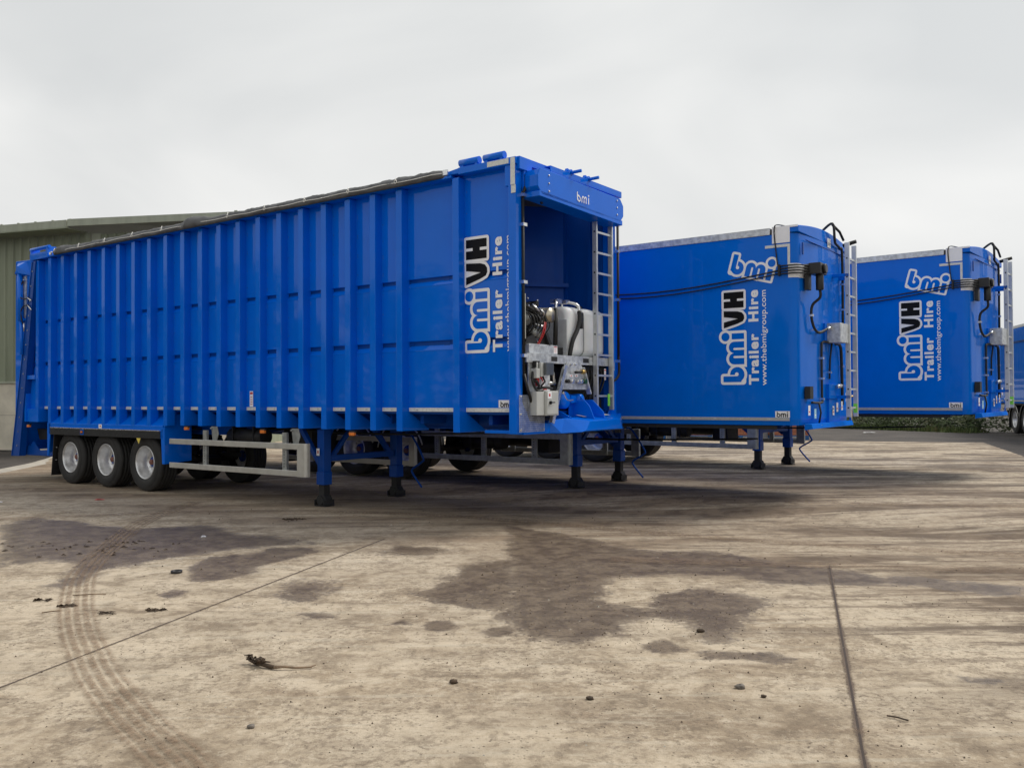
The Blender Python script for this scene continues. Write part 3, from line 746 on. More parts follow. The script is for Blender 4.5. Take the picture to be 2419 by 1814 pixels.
    f.box(.12, .24, 1.12, 1.24, 2.93, 2.99); f.box(.12, .24, 1.34, 1.44, 2.94, 2.99); split_build(f, 'hose_fitting', M['chrome'], t)
    f = MB(); f.tube([(.05, .98, 2.84), (.05, .975, 2.6), (.05, .96, 2.35)], .032, 10); f.tube([(.01, 1.51, 2.84), (.0, 1.5, 2.72), (.0, 1.44, 2.58), (.01, 1.33, 2.42), (.02, 1.27, 2.22)], .032, 10)
    f.box(-.02, .02, 1.52, 1.57, 2.6, 2.82); f.build('hydraulic_hose', M['rubber'], t)
    # engine
    f = MB(); f.box(.25, .95, .34, .7, 2.5, 2.85); f.box(.3, .9, .38, .66, 2.85, 2.92); f.box(.2, .26, .47, .56, 2.5, 2.88); f.box(.3, .8, .4, .8, 2.36, 2.52)
    random.seed(3)
    for k in range(26):
        y = random.uniform(.34, .8); z = random.uniform(2.45, 2.9); s = random.uniform(.14, .3); q = random.uniform(.012, .035)
        if k % 2: f.cyl((s, y, z), (s-random.uniform(.02, .07), y+random.uniform(-.03, .03), z), q, 8)
        else: f.box(s-q, s+.1, y-q, y+q, z-q, z+q)
    for k in range(6): a = random.uniform(.36, .75); f.tube([(.2, a, 2.85), (.12, a+.06, 2.8), (.14, a+.12, 2.7), (.2, a+.1, 2.55)], .009, 6)
    e = f.build('engine', M['blackm'], t, bevel=.003)
    f = MB(); f.lathe((.2, .86, 2.74), 's', [(.001, -.17), (.065, -.17), (.07, -.162), (.098, -.16), (.102, -.14), (.102, -.02), (.108, -.015), (.108, .02), (.1, .03), (.1, .35), (.001, .36)], 32); f.build('exhaust_filter', M['exhaust'], e)
    f = MB(); f.tube([(.1, .5, 2.86), (.06, .56, 2.8), (.08, .64, 2.76)], .016, 8); f.tube([(.1, .66, 2.82), (.05, .7, 2.76), (.1, .74, 2.7)], .014, 8); f.tube([(.12, .55, 2.62), (.05, .65, 2.58), (.08, .78, 2.6)], .014, 8)
    for y, z in ((.4, 2.93), (.62, 2.92), (.42, 2.84), (.7, 2.63), (.76, 2.61), (.5, 2.45), (.36, 2.4), (.62, 2.38), (.74, 2.42), (.8, 2.37), (.56, 2.36), (.45, 2.7), (.67, 2.69), (.73, 2.66)): f.cyl((.11, y, z), (.09, y, z), .012, 8)
    f.build('engine_pipe', M['chrome'], e)
    f = MB(); f.lathe((.12, .56, 2.5), 's', [(.001, -.04), (.05, -.04), (.055, 0), (.055, .1)], 18); f.lathe((.14, .67, 2.49), 's', [(.001, -.04), (.06, -.04), (.062, 0), (.062, .1)], 18); f.build('pulley', M['galvd'], e)
    f = MB(); f.tube([(.06, .72, 2.64), (.03, .66, 2.55), (.04, .62, 2.45), (.08, .58, 2.34)], .007, 8); f.tube([(.05, .74, 2.64), (.02, .68, 2.54), (.03, .64, 2.45), (.07, .6, 2.34)], .006, 8); f.build('red_cable', M['red'], e)
    f = MB(); f.prism('s', [(.3, 2.33), (.85, 2.33), (.72, 2.45), (.6, 2.36), (.5, 2.47), (.36, 2.42)], .08, .12); f.prism('s', [(.7, 2.5), (.76, 2.5), (.86, 2.36), (.8, 2.34)], .03, .08); f.build('engine_mount', M['blackm'], e)
    f = MB(); f.box(.02, .07, .165, .245, 2.4, 2.97); f.cyl((.02, .21, 2.93), (.012, .21, 2.93), .012, 8); f.cur = 1; f.box(.07, .7, .16, .3, 2.42, 3.02); f.box(-.01, .06, .15, .165, 2.3, 3.0); f.cyl((.1, .2, 3.03), (.5, .2, 3.03), .05, 12); f.build('radiator', [M['grey'], M['blackm']], t, bevel=.004)
    for k_ in range(7):
        f = MB(); a_ = .36+.07*k_; f.tube([(.22, a_, 2.8-.03*(k_ % 3)), (.08, a_+.03, 2.72), (.05, a_+.05, 2.6), (.1, a_+.02, 2.5), (.2, a_, 2.44)], .008+.004*(k_ % 2), 7); f.build('engine_hose', M['rubber'], e)
    f = MB(); f.lathe((.16, .47, 2.68), 's', [(.001, -.03), (.03, -.03), (.035, 0), (.09, .0), (.095, .03), (.06, .05)], 22); f.build('alternator', M['galvd'], e)
    for k_ in range(6):
        f = MB(); y_ = 1.75+.09*k_; f.tube([(.08, y_, 2.1), (.02, y_+.01, 1.98), (.03, y_-.05, 1.8), (.1, y_-.12, 1.62), (.2, y_-.15, 1.5)], .013, 7); f.build('bay_hose', M['rubber'], t)
    f = MB(); f.box(.1, .3, 1.72, 2.25, 1.42, 1.62); f.cur = 1; f.cyl((.07, 1.85, 1.55), (.1, 1.85, 1.55), .03, 12); f.cyl((.07, 2.05, 1.55), (.1, 2.05, 1.55), .03, 12); f.build('valve_bank', [M['blackm'], M['chrome']], t, bevel=.004)
    # lower plate with isolators, control cabinet
    f = MB(); f.prism('s', [(.25, 2.13), (.745, 2.13), (.765, 1.45), (.28, 1.45)], .0, .012); f.box(-.012, 0, .25, .27, 1.7, 2.13); p0 = f.build('service_plate', M['galv'], t)
    f = MB(); f.box(-.13, -.02, .256, .43, 1.43, 1.73); f.box(-.15, -.02, .435, .724, 1.425, 1.74); f.box(-.158, -.15, .45, .71, 1.44, 1.725)
    f.cur = 1; f.cyl((-.18, .515, 1.59), (-.158, .515, 1.59), .022, 12); f.box(-.185, -.175, .5, .6, 1.585, 1.598); f.build('control_cabinet', [M['cab'], M['vblack']], t, bevel=.006)
    f = MB(); f.box(-.1, 0, .4, .46, 1.92, 2.1); f.cur = 1; f.box(-.14, -.01, .46, .64, 1.94, 2.1); f.cur = 0; f.box(-.1, -.0, .3, .38, 1.9, 2.02); f.cyl((-.06, .36, 2.0), (-.06, .36, 2.1), .02, 10); f.build('valve_block', [M['cab'], simple('smoked_plastic', (.09, .1, .11), .12, 0, .1, 8)], t, bevel=.006)
    f = MB(); f.box(-.07, -.02, .33, .42, 2.04, 2.12); f.tube([(-.05, .5, 1.94), (-.08, .52, 1.86), (-.06, .46, 1.8)], .012, 8); f.tube([(-.04, .3, 1.98), (-.06, .27, 1.85), (-.07, .36, 1.74), (-.1, .45, 1.74)], .016, 8); f.tube([(-.03, .3, 1.88), (-.07, .35, 1.86), (-.07, .4, 1.8)], .02, 8); f.tube([(-.03, .42, 1.77), (-.07, .55, 1.785), (-.07, .7, 1.77)], .018, 8); f.build('isolator_handle', M['rubber'], t)
    f = MB(); f.tube([(-.04, .38, 1.9), (-.07, .44, 1.91), (-.06, .5, 1.87)], .009, 6); f.box(-.04, -.02, .39, .45, 1.8, 1.9); f.build('red_isolator', M['red'], t)
    sticker(t, (-.002, .545, 1.8), FU, FV, FN, .08, .13); sticker(t, (-.002, .52, 1.735), FU, FV, FN, .22, .06, 'small'); sticker(t, (-.159, .46, 1.64), FU, FV, FN, .09, .09, 'small')
    # A frame
    f = MB(); f.prism('s', [(1.13, 2.13), (1.45, 2.13), (1.5, 2.06), (1.62, 1.76), (1.0, 1.76), (1.06, 2.06)], -.04, -.03)
    f.beam((-.04, 1.05, 2.06), (-.04, .72, 1.33), .07, .02); f.beam((-.04, 1.5, 2.06), (-.04, 1.68, 1.7), .07, .02)
    f.build('a_frame', M['galv'], t, bevel=.002)
    f = MB(); f.beam((-.08, 1.02, 2.08), (-.08, .69, 1.32), .02, .06); f.build('a_frame_leg', M['alub'], t)
    f = MB(); f.cur = 0
    for y, z in ((1.2, 2.1), (1.31, 2.1)): f.cyl((-.06, y, z), (-.04, y, z), .014, 8)
    for y in (1.2, 1.35, 1.42): f.cyl((-.09, y, 1.87), (-.04, y, 1.87), .026, 12)
    for k in range(6): f.box(-.075, -.07, .74+k*.05, .78+k*.05, 1.43+k*.11, 1.437+k*.11)
    f.cyl((.02, .72, 1.99), (.02, .8, 1.99), .022, 10); f.tube([(.02, .78, 2.0), (.02, .85, 1.98), (.02, .87, 1.9), (.02, .88, 1.84)], .022, 8); f.cyl((.02, .72, 1.84), (.02, .9, 1.84), .026, 10)
    f.tube([(.0, 1.05, 1.73), (.0, 1.12, 1.64), (.0, 1.2, 1.61), (.0, 1.3, 1.62)], .024, 8); f.tube([(.05, 1.62, 1.95), (.03, 1.7, 1.98), (.03, 1.75, 1.9)], .018, 8)
    split_build(f, 'pipe_fitting', M['chrome'], t)
    f = MB(); f.cyl((-.1, 1.22, 1.99), (-.1, 1.42, 2.0), .018, 10); f.cyl((-.09, 1.08, 1.87), (-.04, 1.08, 1.87), .026, 12); f.build('tow_handle', M['rubber'], t)
    f = MB(); f.cyl((-.1, 1.38, 2.0), (-.1, 1.46, 2.0), .028, 12); f.build('brass_valve', M['brass'], t)
    f = MB(); f.cyl((-.1, 1.5, 1.87), (-.04, 1.5, 1.87), .035, 12); f.build('green_cap', simple('dark_green_cap', (.01, .06, .02), .4), t)
    for y in (1.17, 1.3): sticker(t, (-.042, y, 1.93), FU, FV, FN, .08, .03, 'small')
    f = MB(); f.lathe((.1, 1.12, 1.62), 's', [(.001, -.12), (.1, -.12), (.12, -.1), (.12, .2)], 22); f.lathe((.0, 1.43, 1.63), 's', [(.001, -.08), (.05, -.08), (.07, -.06), (.07, .1)], 18); f.box(-.02, .2, 1.24, 1.42, 1.58, 1.68); f.build('hydraulic_motor', B, t)
    f = MB(); f.cyl((.1, 1.66, 1.8), (.1, 1.66, 1.92), .06, 14); f.build('oil_filter', M['orange'], t)
    f = MB(); f.box(.15, .2, .2, 2.3, 1.35, 2.08); f.tube([(.1, .9, 2.0), (.05, .95, 1.7), (.1, .9, 1.4)], .03, 8); f.box(.05, .2, 1.7, 2.3, 1.95, 2.09); f.tube([(.05, 1.7, 1.95), (.02, 1.8, 1.7), (.08, 1.78, 1.4)], .02, 8); f.build('hose_bundle', M['blackm'], t)
    z0 = 1.671; rungs = [z0+.2885*k for k in range(9)]
    ladder(t, -.06, 1.81, 2.28, 1.47, 4.12, rungs)
    f = MB(); f.box(-.1, -.09, 2.1, 2.15, 1.53, 1.7); f.build('green_tag', M['green'], t)
    sticker(t, (-.022, 2.12, 1.9), FU, FV, FN, .05, .16)
    # --- lettering on the front bay
    Yd = Yp
    d = Decal((.495, Yd-.0, 2.235), SU, SV, SN, base=.007); d.bmi(0, 0, .149, 0, 1); d.vh(.87, 0, .149, 0, 2)
    # reading axis runs up, letter height towards the rear
    d.build('logo', [M['white'], B, M['vblack']], t, recalc=False)
    d = Decal((.298, Yd, 2.24), SU, SV, SN, base=.007); d.text('Trailer  Hire', 0, 1.47, 0, .155, .042); d.build('lettering', M['white'], t, recalc=False)
    d = Decal((.135, Yd, 2.24), SU, SV, SN, base=.007); d.text('www.thebmigroup.com', 0, 1.47, 0, .115, .014); d.build('web_address', M['white'], t, recalc=False)
    d = Decal((.37, Yd, 1.53), HU, HV, SN); d.rect(0, .33, 0, .095); d.cur = 1; solid_bmi(d, .02, -.004, .034); d.build('name_plate', [M['white'], M['vblack']], t, recalc=False)
    return t, solid_bmi
ejector, solid_bmi = make_ejector()

# ================================================================== smooth sided trailers
def make_smooth():
    t = thing('moving_floor_trailer', (4.0198, 12.3539, .11), -.6322, 'smooth-sided blue box trailer directly behind the nearest ribbed one, middle of the row', 'trailer', 'blue hire trailers parked in a row')
    B = M['blue2']; Lh = 13.6; zb, z1, zr = 1.13, 3.85, 3.95
    # plan outline with rounded front corners, slightly bowed front
    def plan(ins=0.0, n=7):
        r = .13; pts = [(Lh, ins), (r, ins)]
        for k in range(1, n): a = R(90*k/n); pts.append((r-(r-ins)*math.sin(a), r-(r-ins)*math.cos(a)))
        for k in range(0, 9): q = k/8; y = r+(W-2*r)*q; pts.append((ins-.05*math.sin(math.pi*q), y))
        for k in range(1, n): a = R(90*k/n); pts.append((r-(r-ins)*math.cos(a), W-r+(r-ins)*math.sin(a)))
        pts += [(r, W-ins), (Lh, W-ins)]
        return pts
    b = MB(); b.sm = True
    pl = plan(); b.loft([[(s, y, zb+.09) for s, y in pl], [(s, y, z1-.07) for s, y in pl]], True, False)
    b.sm = False
    b.loft([[(s, y, zb+.0) for s, y in plan(.02)], [(s, y, zb+.09) for s, y in plan(0)]], True, False)
    b.loft([[(s, y, z1-.0) for s, y in plan(.006)], [(s, y, z1-.07) for s, y in plan(.006)]], True, False)
    b.face([b.pt((s, y, zb)) for s, y in plan(.02)])
    b.build('body', B, t)
    # arched roof cap
    r = MB(); arch = [(.0, z1+.01), (0.0, zr)]+[(W*k/12, zr+.1*math.sin(math.pi*k/12)) for k in range(1, 12)]+[(W, zr), (W, z1+.01)]
    r.prism('s', arch, -.02, .34); r.build('front_cap', B, t, bevel=.01)
    r = MB(); arch2 = [(.03, z1+.01), (0.03, zr-.01)]+[(.03+(W-.06)*k/12, zr+.09*math.sin(math.pi*k/12)) for k in range(1, 12)]+[(W-.03, zr-.01), (W-.03, z1+.01)]
    r.prism('s', arch2, .34, Lh-.05); r.build('roof_sheet', M['tarp'], t)
    r = MB(); r.box(.39, Lh-.1, -.006, .02, z1+.002, zr-.008); r.box(.39, Lh-.1, -.006, .06, zr-.008, zr)
    for k in range(7): r.cyl((.6+2.1*k, -.008, zr-.03), (.6+2.1*k, -.016, zr-.03), .012, 8)
    r.build('roof_rail', M['galv'], t, bevel=.003)
    r = MB(); r.prism('y', [(-.015, zr+.008), (.355, zr+.008), (.355, 3.72), (.1, 3.72), (.1, 3.93), (-.015, 3.93)], -.01, -.003); r.build('corner_cap', M['white'], t)
    d = MB(); d.box(.1, .46, -.006, -.001, 3.66, 3.7); d.box(.1, .135, -.006, -.001, 3.4, 3.66); d.build('reflective_tape', M['tapem'], t)
    d = MB(); d.box(.13, Lh-.3, -.006, -.001, zb+.065, zb+.11); d.cur = 1
    for k in range(33): d.box(.4+.41*k, .45+.41*k, -.008, -.006, zb+.08, zb+.095)
    d.build('reflective_tape', [M['tapeg'], M['galv']], t)
    d = MB(); d.box(.35, Lh, .05, .12, zb-.06, zb-.01); d.box(.35, Lh, W-.12, W-.05, zb-.06, zb-.01); d.box(2.9, 2.98, .05, .12, zb-.16, zb-.05); d.build('side_rave', M['blackm'], t)
    d = MB(); d.box(4.8, 4.9, .0, .04, zb-.06, zb-.02); d.build('marker_lamp', M['amber'], t, bevel=.004)
    # seams on the front
    d = MB(); d.prism('y', [(.36, 3.78), (.36, 3.783), (.37, 3.783), (.37, 3.78)], -.002, .001)
    d.box(-.056, -.03, .25, 2.2, 3.765, 3.77); d.box(-.04, -.02, .14, .17, 3.55, 3.72); d.box(-.04, -.02, W-.17, W-.14, 3.55, 3.72); d.build('panel_seam', M['blueframe'], t)
    # logos
    u = .1415
    d = Decal((.745, 0, 1.715), SU, SV, SN); d.bmi(0, 0, u, 0, 1); d.vh(.812, 0, u*.94, 0, 2); d.build('logo', [M['white'], B, M['vblack']], t, recalc=False)
    d = Decal((.568, 0, 1.712), SU, SV, SN); d.text('Trailer  Hire', 0, 1.37, 0, .15, .042); d.build('lettering', M['white'], t, recalc=False)
    d = Decal((.43, 0, 1.70), SU, SV, SN); d.text('www.thebmigroup.com', 0, 1.37, 0, .105, .012); d.build('web_address', M['white'], t, recalc=False)
    a = R(-15); U = (-math.cos(a), 0, math.sin(a)); V = (math.sin(a)*1.0, 0, math.cos(a)); V = (-math.cos(a+math.pi/2), 0, math.sin(a+math.pi/2))
    d = Decal((1.04, 0, 3.33), U, V, SN); d.bmi(0, 0, .125, 0, 1); d.build('logo', [M['white'], B], t, recalc=False)
    d = Decal((.335, 0, zb+.112), HU, HV, SN); d.rect(0, .21, 0, .09); d.cur = 1; solid_bmi(d, .012, -.003, .034); d.build('name_plate', [M['white'], M['vblack']], t, recalc=False)
    d = Decal((-.05, 1.25, 3.8), FU, FV, FN); d.rect(0, .16, 0, .14); d.cur = 1; solid_bmi(d, .01, .03, .023); d.build('name_plate', [M['white'], M['vblack']], t, recalc=False)
    # sheet winding gear, cables
    f = MB(); f.sm = True
    band = [(s, y) for s, y in plan(-.004) if s < .2 and y < .5]
    f.loft([[(s, y, 3.22) for s, y in [(.13, -.004)]+band[2:]], [(s, y, 3.42) for s, y in [(.13, -.004)]+band[2:]]], False, False); f.build('white_band', M['white'], t)
    f = MB(); f.box(-.09, -.03, .2, .34, 3.05, 3.42); f.box(-.26, -.09, .2, .5, 3.27, 3.43); f.cyl((-.2, .36, 3.05), (-.2, .36, 3.28), .055, 14); f.cyl((-.26, .36, 3.35), (-.3, .36, 3.35), .07, 14); f.build('winding_motor', M['black'], t, bevel=.01)
    f = MB()
    for k in range(4):
        z = 3.275+.038*k
        f.tube([(.27, -.03, z), (.1, -.035, z), (.0, -.02, z), (-.06, .06, z), (-.1, .2, z)], .010, 8)
    f.box(.235, .26, -.05, -.003, 3.25, 3.41); f.build('cable_guide', M['rubber'], t)
    f = MB()
    for k in range(2):
        pts = []
        for i in range(40):
            s = .26+12.6*i/39; sag = (3.33-.045*k)-(.19+.02*k)*math.sin(min(1, (s-.26)/4.4)*math.pi)+.04*min(1, (s-.26)/4.4); pts.append((s, -.014-.01*k, sag))
        f.tube(pts, .010, 6)
    f.tube([(.27, -.03, 3.4), (.3, -.02, 3.65), (.32, -.02, 3.9), (.3, .03, 3.99), (.28, .5, 4.03)], .009, 6)
    f.build('side_cable', M['rubber'], t)
    f = MB(); f.tube([(-.2, .36, 3.07), (-.2, .37, 2.95), (-.09, .38, 2.85), (-.07, .38, 2.7), (-.08, .44, 2.55), (-.1, .55, 2.47), (-.1, .75, 2.48), (-.12, 1.0, 2.55)], .02, 8)
    f.tube([(.1, 1.5, 4.1), (-.08, 1.42, 4.18), (-.1, 1.45, 3.95), (-.07, 1.6, 3.9), (-.06, 1.85, 3.86), (-.07, 1.95, 3.75), (-.07, 1.95, 2.62)], .02, 8)
    f.tube([(-.08, 1.42, 4.16), (-.12, 1.65, 4.08), (-.12, 1.85, 3.98)], .02, 8); f.cyl((-.1, 1.9, 3.9), (-.3, 1.9, 3.95), .03, 10)
    f.tube([(-.1, 1.15, 2.34), (-.07, .9, 2.34), (-.07, .84, 2.2), (-.07, .84, 1.55), (-.08, .8, 1.45), (-.06, .4, 1.45)], .018, 8)
    f.tube([(-.1, 1.25, 2.34), (-.07, 1.26, 2.1), (-.07, 1.22, 1.8)], .014, 8); f.tube([(-.1, 1.45, 2.34), (-.08, 1.75, 2.32), (-.07, 1.85, 2.1), (-.07, 1.88, 1.4)], .024, 8)
    f.tube([(-.08, .66, 1.45), (-.1, .68, 1.3), (-.08, .66, 1.15)], .014, 8)
    f.box(-.1, -.02, .2, .34, 1.5, 1.68)
    f.build('air_hose', M['rubber'], t)
    f = MB()
    for y, z in ((.38, 2.7), (.5, 2.5), (.7, 2.48), (1.95, 3.3), (1.95, 2.9), (.84, 2.1), (.84, 1.8), (.84, 1.5), (1.22, 1.9), (1.87, 2.0), (1.88, 1.7), (1.3, 1.35), (1.7, 1.35)): f.box(-.1, -.04, y-.02, y+.02, z-.015, z+.015)
    f.cyl((-.12, .95, 2.53), (-.14, 1.1, 2.58), .025, 10); f.cyl((-.12, 1.4, 1.68), (-.16, 1.5, 1.7), .03, 10); f.tube([(-.08, .5, 1.1), (-.12, .6, 1.12), (-.1, .8, 1.1)], .02, 8); f.tube([(-.1, 2.1, 1.4), (-.12, 2.2, 1.3), (-.1, 2.2, 1.1)], .025, 8)
    split_build(f, 'hose_clip', M['chrome'], t)
    f = MB(); f.box(-.28, -.08, 1.08, 1.48, 2.34, 2.63); f.build('electric_box', M['galv'], t, bevel=.006)
    f = MB(); f.box(-.08, -.0, 1.0, 1.2, 2.34, 2.63); f.box(-.3, -.03, 1.48, 1.54, 3.36, 3.41); f.box(-.3, -.03, 1.88, 1.93, 3.36, 3.41); f.box(-.3, -.03, 1.48, 1.54, 1.5, 1.55)
    f.box(-.1, -.02, 1.1, 1.6, 1.5, 1.72); f.box(-.08, -.02, 1.15, 1.7, 1.1, 1.5)
    f.prism('y', [(-.03, 1.15), (-.13, 1.15), (-.15, 1.08), (-.03, 1.06)], .15, W-.3); split_build(f, 'bracket', B, t, .004)
    f = MB(); f.cyl((-.1, 1.85, 1.52), (-.26, 1.95, 1.54), .016, 8); f.build('brass_coupling', M['brass'], t)
    for y, z, c in ((.15, 1.27, 'white'), (.42, 1.22, 'cyan'), (1.3, 1.25, 'white'), (1.5, 1.3, 'white'), (1.75, 1.32, 'white'), (2.0, 1.45, 'white')):
        d = Decal((-.085, y, z), FU, FV, FN); d.rect(0, .09, 0, .14); d.cur = 1; d.rect(.02, .07, .04, .06); d.build('warning_sticker', [M[c], M['red'] if c == 'white' else M['white']], t, recalc=False)
    ladder(t, -.27, 1.48, 1.9, 1.22, 3.88, [1.36+.285*k for k in range(9)])
    f = MB(); f.box(-.3, -.24, 1.86, 1.9, 1.28, 1.42); f.build('green_tag', M['green'], t)
    # running gear
    chassis(t, .5, Lh, zb+.02, .06)
    landing_gear(t, 4.0, .5, 2.0, zb-.05, 2.15, zm=.36)
    side_guard(t, 3.8, 7.1, .42, .93, 0, [6.7, 5.6, 4.5], 'galvd'); side_guard(t, 3.8, 7.1, .42, .93, 1, [6.7, 5.6, 4.5], 'galvd')
    for k in range(3):
        s = 10.36-1.31*k; axle(t, s)
        for side in (0, 1): tyre_and_rim(t, s, side, hub='redhub', y0=.12)
    fl = MB(); fl.box(11.0, 11.02, .1, .55, .2, .95); fl.build('mudflap', M['black'], t)
    # each wheel's arched mudguard
    for k in range(3):
        s = 10.36-1.31*k
        f = MB(); pts = [(s+.6*math.cos(R(a)), .5+.58*math.sin(R(a))) for a in range(8, 173, 12)]; inn = [(s+.585*math.cos(R(a)), .5+.565*math.sin(R(a))) for a in range(172, 7, -12)]
        f.prism('y', pts+inn, .1, .5); f.cur = 1
        f.tube([(p[0], .095, p[1]) for p in pts], .014, 6); f.build('mudguard', [M['black'], M['alu']], t)
    return t
smooth = make_smooth()
second = copy_tree(smooth); second.location = (8.1516, 15.6508, .11); second.rotation_euler = (0, 0, -.6942); second.scale = (1.06, 1.06, 1.06)
second['label'] = 'smooth-sided blue box trailer at the right end of the row, its ladder against open sky'
third = copy_tree(smooth); third.location = (16.95, 24.3, .1); third.rotation_euler = (0, 0, -R(105)); third.scale = (1.07, 1.07, 1.07)
third['label'] = 'distant blue trailer on dark gravel at the right edge, three arched mudguards showing'
for o in bpy.data.objects:
    if o.parent == third and o.name.startswith('landing_leg'): pass

# ================================================================== ground
def smoothstep(x): x = np.clip(x, 0, 1); return x*x*(3-2*x)
T1o = np.array([.0521, 10.9008]); lv = np.array([math.sin(.63), math.cos(.63)])
def gz(x, y):
    q = (x-T1o[0])*lv[0]+(y-T1o[1])*lv[1]
    far = smoothstep((q-2.3)/1.9)*.10
    return far
PW = [  # damp patches, outlines in metres on the ground; last value is edge softness
 ([(-6.81,11.73),(-6.71,12.39),(-6.0,12.13),(-4.88,11.25),(-4.4,11.53),(-4.01,11.62),(-3.3,10.81),(-2.66,10.53),(-2.24,10.1),(-2.7,9.96),(-3.11,9.74),(-3.41,9.4),(-3.72,9.01),(-3.98,8.6),(-3.91,7.91),(-4.19,7.84),(-4.2,8.33),(-4.45,8.91),(-4.83,9.15),(-5.12,8.81)],.12),
 ([(-3.2,8.75),(-3.19,9.26),(-2.8,9.59),(-2.68,9.88),(-2.19,9.86),(-2.1,9.57),(-2.39,8.97),(-2.53,8.73),(-2.44,8.5),(-2.59,8.13),(-2.88,8.03),(-3.04,8.14)],.05),
 ([(-3.03,7.52),(-2.98,7.7),(-2.79,7.68),(-2.84,7.43),(-2.96,7.39)],.05),
 ([(-2.04,7.59),(-2.02,7.96),(-1.79,8.16),(-1.62,7.95),(-1.58,7.4),(-1.74,7.16),(-1.95,7.32)],.15),
 ([(-1.46,9.69),(-1.29,9.94),(-.82,9.9),(-.74,9.6),(-.97,9.32),(-1.36,9.33)],.12),
 ([(-.82,7.56),(-.66,8.03),(-.51,8.68),(.04,9.16),(.1,7.5),(.02,6.21),(-.12,6.74),(-.4,7.05),(-.69,7.21),(-.83,7.47)],.12),
 ([(-.07,11.47),(.76,10.5),(1.25,9.61),(2.22,9.43),(2.73,8.7),(3.4,8.13),(4.45,7.7),(4.2,7.26),(3.43,7.73),(2.53,7.75),(2.08,7.96),(2.04,8.16),(1.51,8.28),(1.19,8.18),(.88,8.09),(.78,7.52),(.74,7.1),(1.01,6.94),(1.09,7.25),(1.25,7.51),(1.56,7.68),(1.87,7.54),(2.04,7.23),(2.01,6.99),(1.85,6.7),(1.58,6.31),(1.47,5.95),(1.3,5.9),(1.27,6.25),(1.25,6.51),(1.03,6.61),(.84,6.52),(.75,6.14),(.4,5.98),(.2,6.09),(-.04,6.16)],.10),
 ([(.83,5.88),(.94,6.03),(1.06,6.01),(1.14,5.8),(1.07,5.74),(.89,5.75)],.02),
 ([(1.17,5.8),(1.3,5.8),(1.5,5.75),(1.64,5.74),(1.77,5.58),(1.64,5.48),(1.45,5.59),(1.18,5.55)],.02),
 ([(-.67,6.43),(-.61,6.57),(-.48,6.58),(-.38,6.47),(-.39,6.35),(-.52,6.27),(-.61,6.32)],.02),
 ([(-.23,6.28),(-.18,6.4),(-.06,6.45),(.05,6.34),(-.01,6.15),(-.16,6.16)],.02),
 ([(-1.64,6.81),(-1.54,6.86),(-1.38,6.77),(-1.36,6.68),(-1.53,6.67)],.04),
 ([(-.94,6.57),(-.84,6.62),(-.69,6.51),(-.74,6.44),(-.88,6.47)],.04),
 ([(2.58,5.27),(2.71,5.2),(2.85,5.14),(2.76,5.09),(2.64,5.12)],.04),
 ([(-2.32,7.09),(-2.19,7.12),(-2.13,7.04),(-2.23,7.01)],.04),
 ([(-2.17,4.49),(-2.13,4.52),(-2.09,4.47),(-2.14,4.44)],.02)]
def sdf(px, py, poly):
    P = np.array(poly); n = len(P); d = np.full(px.shape, 1e9); ins = np.zeros(px.shape, bool)
    for i in range(n):
        a, b = P[i], P[(i+1) % n]; e = b-a
        t = np.clip(((px-a[0])*e[0]+(py-a[1])*e[1])/(e@e), 0, 1)
        d = np.minimum(d, np.hypot(px-a[0]-t*e[0], py-a[1]-t*e[1]))
        c = ((a[1] > py) != (b[1] > py))
        with np.errstate(divide='ignore', invalid='ignore'): xi = (b[0]-a[0])*(py-a[1])/(b[1]-a[1])+a[0]
        ins ^= c & (px < xi)
    return np.where(ins, d, -d)
xs = np.concatenate([np.arange(-16, -7.2, .35), np.arange(-7.2, 5.6, .05), np.arange(5.6, 17, .35)])
ys = np.concatenate([np.arange(1.5, 9.5, .045), np.arange(9.5, 15, .09), np.arange(15, 37, .35)])
X, Y = np.meshgrid(xs, ys); X = X.ravel(); Y = Y.ravel()
Z = gz(X, Y)
wet = np.zeros(X.shape)
for poly, soft in PW:
    sd_ = sdf(X, Y, poly); soft = soft*1.7+.05; wet = np.maximum(wet, smoothstep((sd_+soft)/(soft*2)))
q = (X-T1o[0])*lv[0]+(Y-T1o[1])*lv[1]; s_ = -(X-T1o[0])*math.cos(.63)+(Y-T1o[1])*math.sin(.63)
dirt = smoothstep((q+2.1)/1.5)*(1-smoothstep((q-6.5)/2.5))          # mud along the row, the trailers' shade painted in with it
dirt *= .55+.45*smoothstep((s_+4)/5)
streak = smoothstep((X*.9+Y*.35-3.2)/2.5)
nx, ny = len(xs), len(ys)
idx = np.arange(nx*ny).reshape(ny, nx)
F = np.stack([idx[:-1, :-1].ravel(), idx[:-1, 1:].ravel(), idx[1:, 1:].ravel(), idx[1:, :-1].ravel()], 1)
me = bpy.data.meshes.new('concrete_yard')
me.from_pydata(np.stack([X, Y, Z], 1).tolist(), [], F.tolist())
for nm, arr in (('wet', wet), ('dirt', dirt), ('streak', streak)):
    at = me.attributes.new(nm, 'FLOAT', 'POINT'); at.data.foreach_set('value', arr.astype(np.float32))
me.polygons.foreach_set('use_smooth', [True]*len(me.polygons))
CP = [(-9.2, 1.0), (11.0, 1.0), (7.6, 8.3), (12.81, 22.08), (15.3, 28.64), (10.07, 30.38), (-14.6, 35.5), (-12.24, 21.06)]
hull = [(-9.2, 1.0), (4.85, 1.0), (15.3, 28.64), (10.07, 30.38), (-14.6, 35.5), (-12.24, 21.06)]
bm = bmesh.new(); bm.from_mesh(me)
